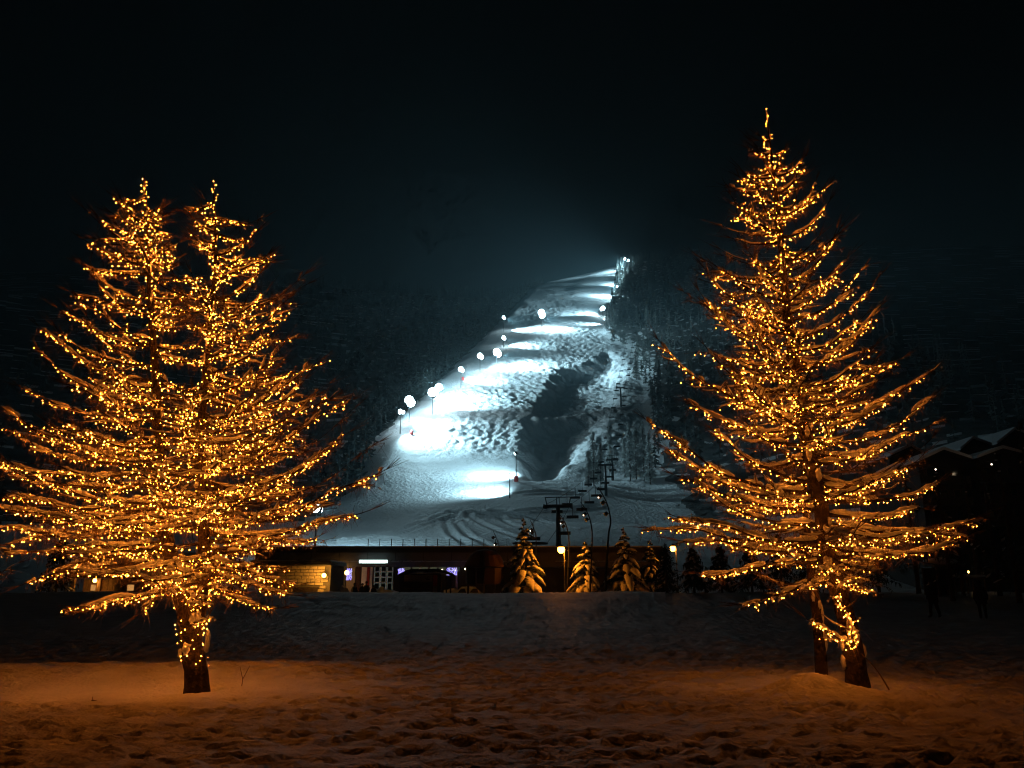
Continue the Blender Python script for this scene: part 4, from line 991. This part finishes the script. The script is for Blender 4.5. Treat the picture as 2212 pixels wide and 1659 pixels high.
# ------------------------------------------------------------------ snow-laden spruces
def spruce(vx, vtop, vhalf, y, label, seed, load=1.0, group=None):
    r_ = random.Random(seed); x = P(vx, 1280, y).x; g = gz(x, y); h = P(vx, vtop, y).z-g; w = V2m(vhalf, y)
    root = thing('spruce_tree', label, 'tree', (x, y, g), 0, group)
    mb = MB(); mb.tube([(0,0,-.2),(0,0,h*.6),(0,0,h)], [.14,.07,.02], 7); mb.build('trunk', M_BARK, root)
    lev = 11
    for i in range(lev):
        t = i/(lev-1); z = h*(.10+.84*t); rr = w*(1-t)**.85*1.02+.13; nb = max(4, int(10-5*t)); a0 = r_.random()*6
        for j in range(nb):
            a = a0+2*math.pi*j/nb+r_.uniform(-.18,.18); L = rr*r_.uniform(.6,1.22); dr = r_.uniform(.35,1.0)*L*(.9 if t < .7 else .3); zj = r_.uniform(-.5,.5)*h/lev*.8
            ca, sa = math.cos(a), math.sin(a); pts = []
            for k in range(7):
                u = k/6; pts.append(V3((ca*L*u, sa*L*u, z+zj+.12*L*math.sin(u*2.2)-dr*u**1.7)))
            fo = MB()
            sd = V3((-sa, ca, 0))
            for k in range(int(16+18*L)):
                u = r_.random()**.7; kk = min(int(u*6), 5); p = pts[kk].lerp(pts[kk+1], u*6-kk); ww = L*.36*math.sin(min(1, u*1.15)*math.pi*.86)+.05
                s_ = r_.choice((-1,1)); e = p+sd*s_*ww*r_.uniform(.4,1)+V3((ca,sa,0))*.14-V3((0,0,r_.uniform(.06,.34)*(.4+ww))); q = (e-p).cross(V3((ca,sa,0))).normalized()*.05
                d_ = V3((ca,sa,0))*.055
                fo.add([p-d_, p+d_, e+d_*.4, e-d_*.4, (p+e)*.5+q*1.2+V3((0,0,-.10))], [(0,1,2,3),(0,4,3),(1,2,4)])
            bo = fo.build('bough', M_NEED, root)
            if r_.random() < .93*load:
                sm = MB(); st = r_.uniform(.15,.35); kr = []; ps = []
                m_ = 9
                for k in range(m_):
                    u = st+(1.02-st)*k/(m_-1); kk = min(int(u*6), 5); p = pts[kk].lerp(pts[kk+1], u*6-kk)
                    e = math.sin(math.pi*min(1, max(0.03, k/(m_-1)))**.8); kr.append((.05+.19*L*e)*load*r_.uniform(.8,1.15)); ps.append(p+V3((0,0,.04+kr[-1]*.22)))
                sm.tube(ps, kr, 9, 1.05, .52)
                for q_ in range(3):
                    k = r_.randint(3,7); sm.blob(ps[k]+sd*r_.uniform(-.8,.8)*kr[k]-V3((0,0,.05)), kr[k]*.6, kr[k]*.6, kr[k]*.5, 4, 7, .25)
                o = sm.build('snow_load', M_LOAD, bo, True)
spruce(1132, 1118, 52, 73.2, 'snow-laden spruce left of the orange street lamp', 3)
spruce(1266, 1168, 44, 72.8, 'rounded snow-laden spruce right of the orange street lamp', 4, 1.1)
spruce(1352, 1138, 56, 73.5, 'broader shaded snow-laden spruce with drooping boughs', 5, .9)
spruce(1408, 1165, 40, 74, 'dim spruce at the edge of the single-topped larch', 6, .6)

def dark_tree(x, y, h, w, label, group, seed, snow=.25, z=None, sparse=1.0):
    r_ = random.Random(seed); g = gz(x, y) if z is None else z; root = thing('conifer_tree', label, 'tree', (x, y, g), 0, group)
    mb = MB(); mb.tube([(0,0,-.3),(0,0,h*.6),(0,0,h)], [h*.014+.05,h*.009+.02,.02], 7); mb.build('trunk', M_BARK, root)
    mb = MB(); ms = MB()
    for i in range(int((150+h*12)*sparse)):
        t = r_.uniform(.12,.99); r = (w*(1-t)**.75+.12)*r_.uniform(.45,1.15); a = r_.uniform(0,6.283); zz = h*t
        ca, sa = math.cos(a), math.sin(a); o = V3((0,0,zz)); e = V3((ca*r, sa*r, zz-r*r_.uniform(.0,.5))); sd = V3((-sa,ca,0))*r*.2
        mid = o.lerp(e,.6)+V3((0,0,.1*r))
        mb.tube([o, mid, e], [.03,.02,.008], 3, cap=False)
        for k in range(5):
            u = r_.uniform(.25,1); p = o.lerp(mid,u/.6) if u < .6 else mid.lerp(e,(u-.6)/.4); q = p+sd*r_.uniform(-1.4,1.4)+V3((0,0,-r_.uniform(.1,.35)))
            d_ = V3((ca,sa,0))*.05; mb.add([p-d_, p+d_, q+d_*.3, q-d_*.3], [(0,1,2,3)])
        if r_.random() < snow: ms.tube([mid+V3((0,0,.05)), mid.lerp(e,.5)+V3((0,0,.06)), e+V3((0,0,.04))], [.04,.09,.03], 5, 1.2, .6)
    mb.build('crown', M_NEED, root)
    if ms.v: ms.build('snow_load', M_LOAD, root, True)['kind'] = 'stuff'
DL = 'dark snow-dusted conifer in the row behind the single-topped larch'
for i, (vx, y, h, w) in enumerate([(1440,62,3.6,1.1),(1500,58,3.2,1.4),(1560,60,3.6,1.5),(1625,57,3.4,1.5),(1690,60,4.4,1.6),(1750,62,5.2,1.7),(1830,58,4.2,1.6),(1900,62,6.0,1.8)]):
    dark_tree(P(vx,1280,y).x, y, h, w, DL, 'dark conifers behind the right larch', 60+i)
DL2 = 'tall dark larch with thin trunk before the gabled chalets'
for i, (vx, y, h, w) in enumerate([(1985,56,9,1.8),(2057,50,8,1.5),(2118,62,10,1.8),(2160,52,8.5,1.6),(2200,48,9,1.6),(2260,55,12,2.2)]):
    dark_tree(P(vx,1280,y).x, y, h, w, DL2, 'tall dark larches before the chalets', 80+i, .12, sparse=.3)
DL3 = 'dark conifer standing behind the two-topped larch'
for i, (vx, y, h, w) in enumerate([(120,64,5,1.6),(250,86,9,2.5),(500,84,9,2.5)]):
    dark_tree(P(vx,1280,y).x, y, h, w, DL3, 'dark conifers behind the left larch', 100+i, .2)

# ------------------------------------------------------------------ chalets, shed, rack on the right
YC = 108.0
def chalet(ap, el, er, label, y):
    A, L_, R__ = P(*ap, y), P(*el, y), P(*er, y); root = thing('chalet', label, 'building', (A.x, y, 0)); x0, x1 = L_.x-A.x, R__.x-A.x; ze = (L_.z, R__.z); za = A.z
    mb = MB(); D = 12; a, b = x0*.86, x1*.86
    zl = za+(ze[0]-za)*.86-.2; zr = za+(ze[1]-za)*.86-.2
    mb.add([(a,0,-1),(b,0,-1),(b,0,zr),(0,0,za-.2),(a,0,zl),(a,D,-1),(b,D,-1),(b,D,zr),(0,D,za-.2),(a,D,zl)], [(0,1,2,3,4),(9,8,7,6,5),(0,5,6,1),(1,6,7,2),(4,3,8,9),(3,2,7,8),(0,4,9,5)]); w = mb.build('wall', M_WOODD, root)
    for (xe, zz, nm) in ((x0, ze[0], 'roof'), (x1, ze[1], 'roof')):
        mb = MB(); y0_ = -1.4; mb.add([(0,y0_,za),(xe,y0_,zz),(xe,D,zz),(0,D,za),(0,y0_,za+.18),(xe,y0_,zz+.18),(xe,D,zz+.18),(0,D,za+.18)], [(0,1,2,3),(4,7,6,5),(0,4,5,1),(1,5,6,2),(2,6,7,3)]); rf = mb.build('roof', M_WOODD, root)
        mb = MB(); mb.add([(0,y0_-.04,za+.2),(xe,y0_-.04,zz+.2),(xe,D,zz+.2),(0,D,za+.2),(0,y0_-.04,za+.62),(xe,y0_-.04,zz+.55),(xe,D,zz+.55),(0,D,za+.62)], [(0,3,2,1),(4,5,6,7),(0,1,5,4),(1,2,6,5),(2,3,7,6)]); mb.build('roof_snow', M_SNOW, rf)
    zf = za-4.2
    while zf > 3:
        bal = part('balcony', M_WOODD, root, (a, b, -1.2, -.02, zf-.15, zf), (a, b, -1.22, -1.14, zf+.02, zf+.9))
        for k in (-.55, 0, .55):
            xx = (a+b)/2+k*(b-a)/2; wdw = part('window', M_WOOD, root, (xx-.45, xx+.45, -.07, -.005, zf+.9, zf+2.0)); part('pane', M_GLASS, wdw, (xx-.38, xx+.38, -.1, -.072, zf+.97, zf+1.93))
        zf -= 2.8
chalet((2182,934),(2143,965),(2225,952), 'highest dark gabled chalet with a snow-edged roof', 118)
chalet((2092,954),(2064,978),(2131,968), 'narrow dark gabled chalet left of the highest gable', 116)
chalet((2154,975),(2099,996),(2206,988), 'dark gabled chalet in front, below the highest gable', 106)
chalet((2028,978),(1976,1002),(2088,997), 'broad dark gabled chalet with a low snow-edged gable', 106)
chalet((1959,970),(1915,990),(1990,988), 'faint dark gabled chalet behind the right edge of the lit larch', 118)
for k, (vx, vy, y) in enumerate([(2142,1003,101.5),(2021,1014,101.5)]):  # second lamp added, both hung forward, to light the roof snow edges
    p = P(vx, vy, y); wlm = thing('balcony_lamp', ['tiny warm lamp below the front chalet gable under the highest gable','warm lamp before the broad low-gabled chalet'][k], 'lamp', p); lamp_light(wlm, (0,-.3,0), 9, (1,.72,.42), .1); mb = MB(); mb.blob((0,0,0), .1,.1,.1, 4, 8, 0); mb.build('globe', E_SPARK, wlm); mb = MB(); mb.tube([(0,0,.08),(0,.5,.5),(0,4.6,.5)], .03, 4); mb.build('bracket', M_STEEL, wlm)
# shed
def XS(v, y): return P(v, 1280, y).x
ys2 = 52.0; gx = (XS(2040,ys2)+XS(2072,ys2))/2; gs = gz(gx, ys2)
shed = thing('small_shed', 'small open wooden shed with snowy roof behind two walkers', 'shed', (gx, ys2, gs)); hw_ = (XS(2072,ys2)-XS(2040,ys2))/2+.3
for sx in (-1, 1):
    for yy in (0, 1.8): mb = MB(); mb.box(sx*hw_-.06, sx*hw_+.06, yy-.06, yy+.06, -.2, 1.8); mb.build('post', M_WOOD, shed)
mb = MB(); mb.add([(-hw_-.3,-.3,1.8),(hw_+.3,-.3,1.8),(hw_+.3,2.1,2.3),(-hw_-.3,2.1,2.3),(-hw_-.3,-.3,1.9),(hw_+.3,-.3,1.9),(hw_+.3,2.1,2.4),(-hw_-.3,2.1,2.4)], [(0,3,2,1),(4,5,6,7),(0,1,5,4),(1,2,6,5),(2,3,7,6),(3,0,4,7)]); rf = mb.build('roof', M_WOOD, shed)
mb = MB(); mb.blob((0,.9,2.2), hw_+.2, 1.2, .26, 6, 14, .08); mb.build('roof_snow', M_SNOW, rf, True)
mb = MB(); mb.box(-hw_+.07, hw_-.07, 1.84, 1.9, .0, 1.8); mb.build('back_wall', M_WOODD, shed)
yr = 54.0; gx = XS(2098,yr); rack = thing('rail_fence', 'short wooden rail fence capped with lit snow', 'fence', (gx, yr, gz(gx, yr)))
for k in range(6): mb = MB(); mb.box(-1.0+k*.4-.04, -1.0+k*.4+.04, -.03, .03, -.2, 1.0); mb.build('post', M_WOOD, rack)
mb = MB(); mb.box(-1.1,1.1,-.05,.05,1.0,1.08); mb.build('rail', M_WOOD, rack)
mb = MB(); mb.tube([(-1.1,0,1.14),(-.5,0,1.2),(.2,0,1.16),(1.1,0,1.2)], [.06,.12,.1,.06], 8); mb.build('snow_cap', M_SNOW, rack, True)
fl_l = thing('path_lamp', 'low warm path lamp behind the short rail fence', 'lamp', (gx+.8, yr+1.4, gz(gx+.8, yr+1.4))); mb = MB(); mb.tube([(0,0,-.1),(0,0,1.25)], .05, 6); mb.build('post', M_STEEL, fl_l); mb = MB(); mb.blob((0,0,1.32), .06,.06,.08, 4, 8, 0); mb.build('globe', E_WALL, fl_l)
lamp_light(fl_l, (-.2,-.3,1.7), 5, (1,.6,.25), .06)

# ------------------------------------------------------------------ people
def person(x, y, z, face, label, h=1.75, stride=.25, coat=None, arm=.12, group=None, hat=True):
    root = thing('person', label, 'person', (x, y, z), face, group); k = h/1.75
    J = {'pel':(0,0,.95),'wai':(0,.0,1.12),'che':(0,.02,1.35),'nec':(0,.02,1.50),'hd0':(0,.0,1.56),'hd1':(0,-.02,1.66),'hd2':(0,0,1.74),
         'lh':(.10,0,.90),'lk':(.11,-stride*.6,.50),'la':(.11,-stride*.75,.09),'lt':(.12,-stride*.75-.17,.04),
         'rh':(-.10,0,.90),'rk':(-.11,stride*.25,.50),'ra':(-.11,stride,.12),'rt':(-.12,stride-.14,.04),
         'ls':(.19,.02,1.43),'le':(.26,arm*.5,1.17),'lw':(.27,-arm*.6,.95),'lf':(.27,-arm*.7,.85),
         'rs':(-.19,.02,1.43),'re':(-.26,-arm*.2,1.17),'rw':(-.27,-arm*1.4,.97),'rf':(-.27,-arm*1.5,.87)}
    rad = {'pel':.17,'wai':.14,'che':.16,'nec':.065,'hd0':.08,'hd1':.105,'hd2':.07,'lh':.125,'lk':.095,'la':.075,'lt':.045,'rh':.125,'rk':.095,'ra':.075,'rt':.045,'ls':.085,'le':.08,'lw':.065,'lf':.04,'rs':.085,'re':.08,'rw':.065,'rf':.04}
    E = ['pel-wai','wai-che','che-nec','nec-hd0','hd0-hd1','hd1-hd2','pel-lh','lh-lk','lk-la','la-lt','pel-rh','rh-rk','rk-ra','ra-rt','che-ls','ls-le','le-lw','lw-lf','che-rs','rs-re','re-rw','rw-rf']
    ks = list(J); me = bpy.data.meshes.new('body'); me.from_pydata([tuple(c*k for c in J[q]) for q in ks], [tuple(ks.index(q) for q in e.split('-')) for e in E], [])
    me.materials.append(M_NAVY); o = ob('body', me, root); sk = o.modifiers.new('Skin', 'SKIN'); ss = o.modifiers.new('Subsurf', 'SUBSURF'); ss.levels = 1; ss.render_levels = 1
    for i, q in enumerate(ks): me.skin_vertices[0].data[i].radius = (rad[q]*k, rad[q]*k*.9); me.skin_vertices[0].data[i].use_root = (q == 'pel')
    mb = MB(); mb.lathe([(.25*k,.70*k),(.26*k,.8*k),(.235*k,1.1*k),(.25*k,1.36*k),(.17*k,1.47*k),(.075*k,1.52*k)], 14); jk = mb.build('jacket', coat or M_BLACK, root, True); jk.scale = (1,.78,1)
    mb = MB(); mb.blob((0,-.115*k,1.64*k), .05*k,.03*k,.07*k, 5, 8, 0); mb.build('face', M_SKIN, root, True)
    if hat: mb = MB(); mb.lathe([(.118*k,1.67*k),(.122*k,1.72*k),(.09*k,1.80*k),(.02*k,1.83*k)], 12); mb.build('hat', M_BLACK, root, True)
    return root
p = gp(2021, 1335); person(p.x, p.y, p.z, math.pi+.3, 'walker in dark clothes crossing the snow in front of the small shed', 1.80, .2)
p = gp(2125, 1337); person(p.x, p.y, p.z, math.pi-.5, 'walker in dark clothes mid-stride near the short rail fence', 1.75, .3, arm=.2)
for (vx, y, f, lab, h) in [(765,71.5,2.6,'person in dark clothes standing alone before the narrow light curtain',1.72),(782,71.6,.6,'shorter of two people standing together before the lodge entrance',1.68),(791,71.0,-.5,'taller of two people standing together before the lodge entrance',1.82),(796+11,81,3.0,'person in dark clothes walking towards the lodge entrance',1.72)]:
    x = P(vx, 1280, y).x; person(x, y, gz(x, y), f, lab, h, .12)
# silhouette bush with a knobbed top
xs0 = P(1441, 1280, 56).x; sb = thing('wrapped_shrub', 'dark round-shouldered shrub with a knob top near the far street lamp', 'shrub', (xs0, 56, gz(xs0, 56)))
mb = MB()
for k in range(420):
    t = random.random(); a = random.uniform(0, 6.283); zz = 3.3*t
    r = (.95*math.sqrt(max(0, 1-(t/.82)**3)) if t < .78 else .30*math.sin((t-.74)/.26*math.pi)+.04)*random.uniform(.75,1.05)
    p = V3((math.cos(a)*r, math.sin(a)*r, zz)); u = V3((random.uniform(-1,1), random.uniform(-1,1), random.uniform(-1,.6)))*.16; v = V3((random.uniform(-1,1), random.uniform(-1,1), random.uniform(-1,1)))*.12
    mb.add([p, p+u, p+v], [(0,1,2)])
mb.build('foliage', M_NEED, sb); mb = MB(); mb.tube([(0,0,-.2),(0,0,3.0)], [.12,.04], 6); mb.build('stem', M_BARK, sb)

# ------------------------------------------------------------------ night air
hz = MB(); hz.box(-1130, 1130, -60, 1440, -6, 640)
haze = hz.build('haze', None); tag(haze, 'thin cold night mist lit by the floodlights', 'mist', kind='stuff')
hm = bpy.data.materials.new('night_mist'); hm.use_nodes = True; n = hm.node_tree.nodes; n.remove(n['Principled BSDF'])
pv = n.new('ShaderNodeVolumePrincipled'); pv.inputs['Color'].default_value = (.55,.86,1,1); pv.inputs['Density'].default_value = .00041; pv.inputs['Anisotropy'].default_value = .3
hm.node_tree.links.new(pv.outputs[0], n['Material Output'].inputs['Volume']); haze.data.materials.append(hm)
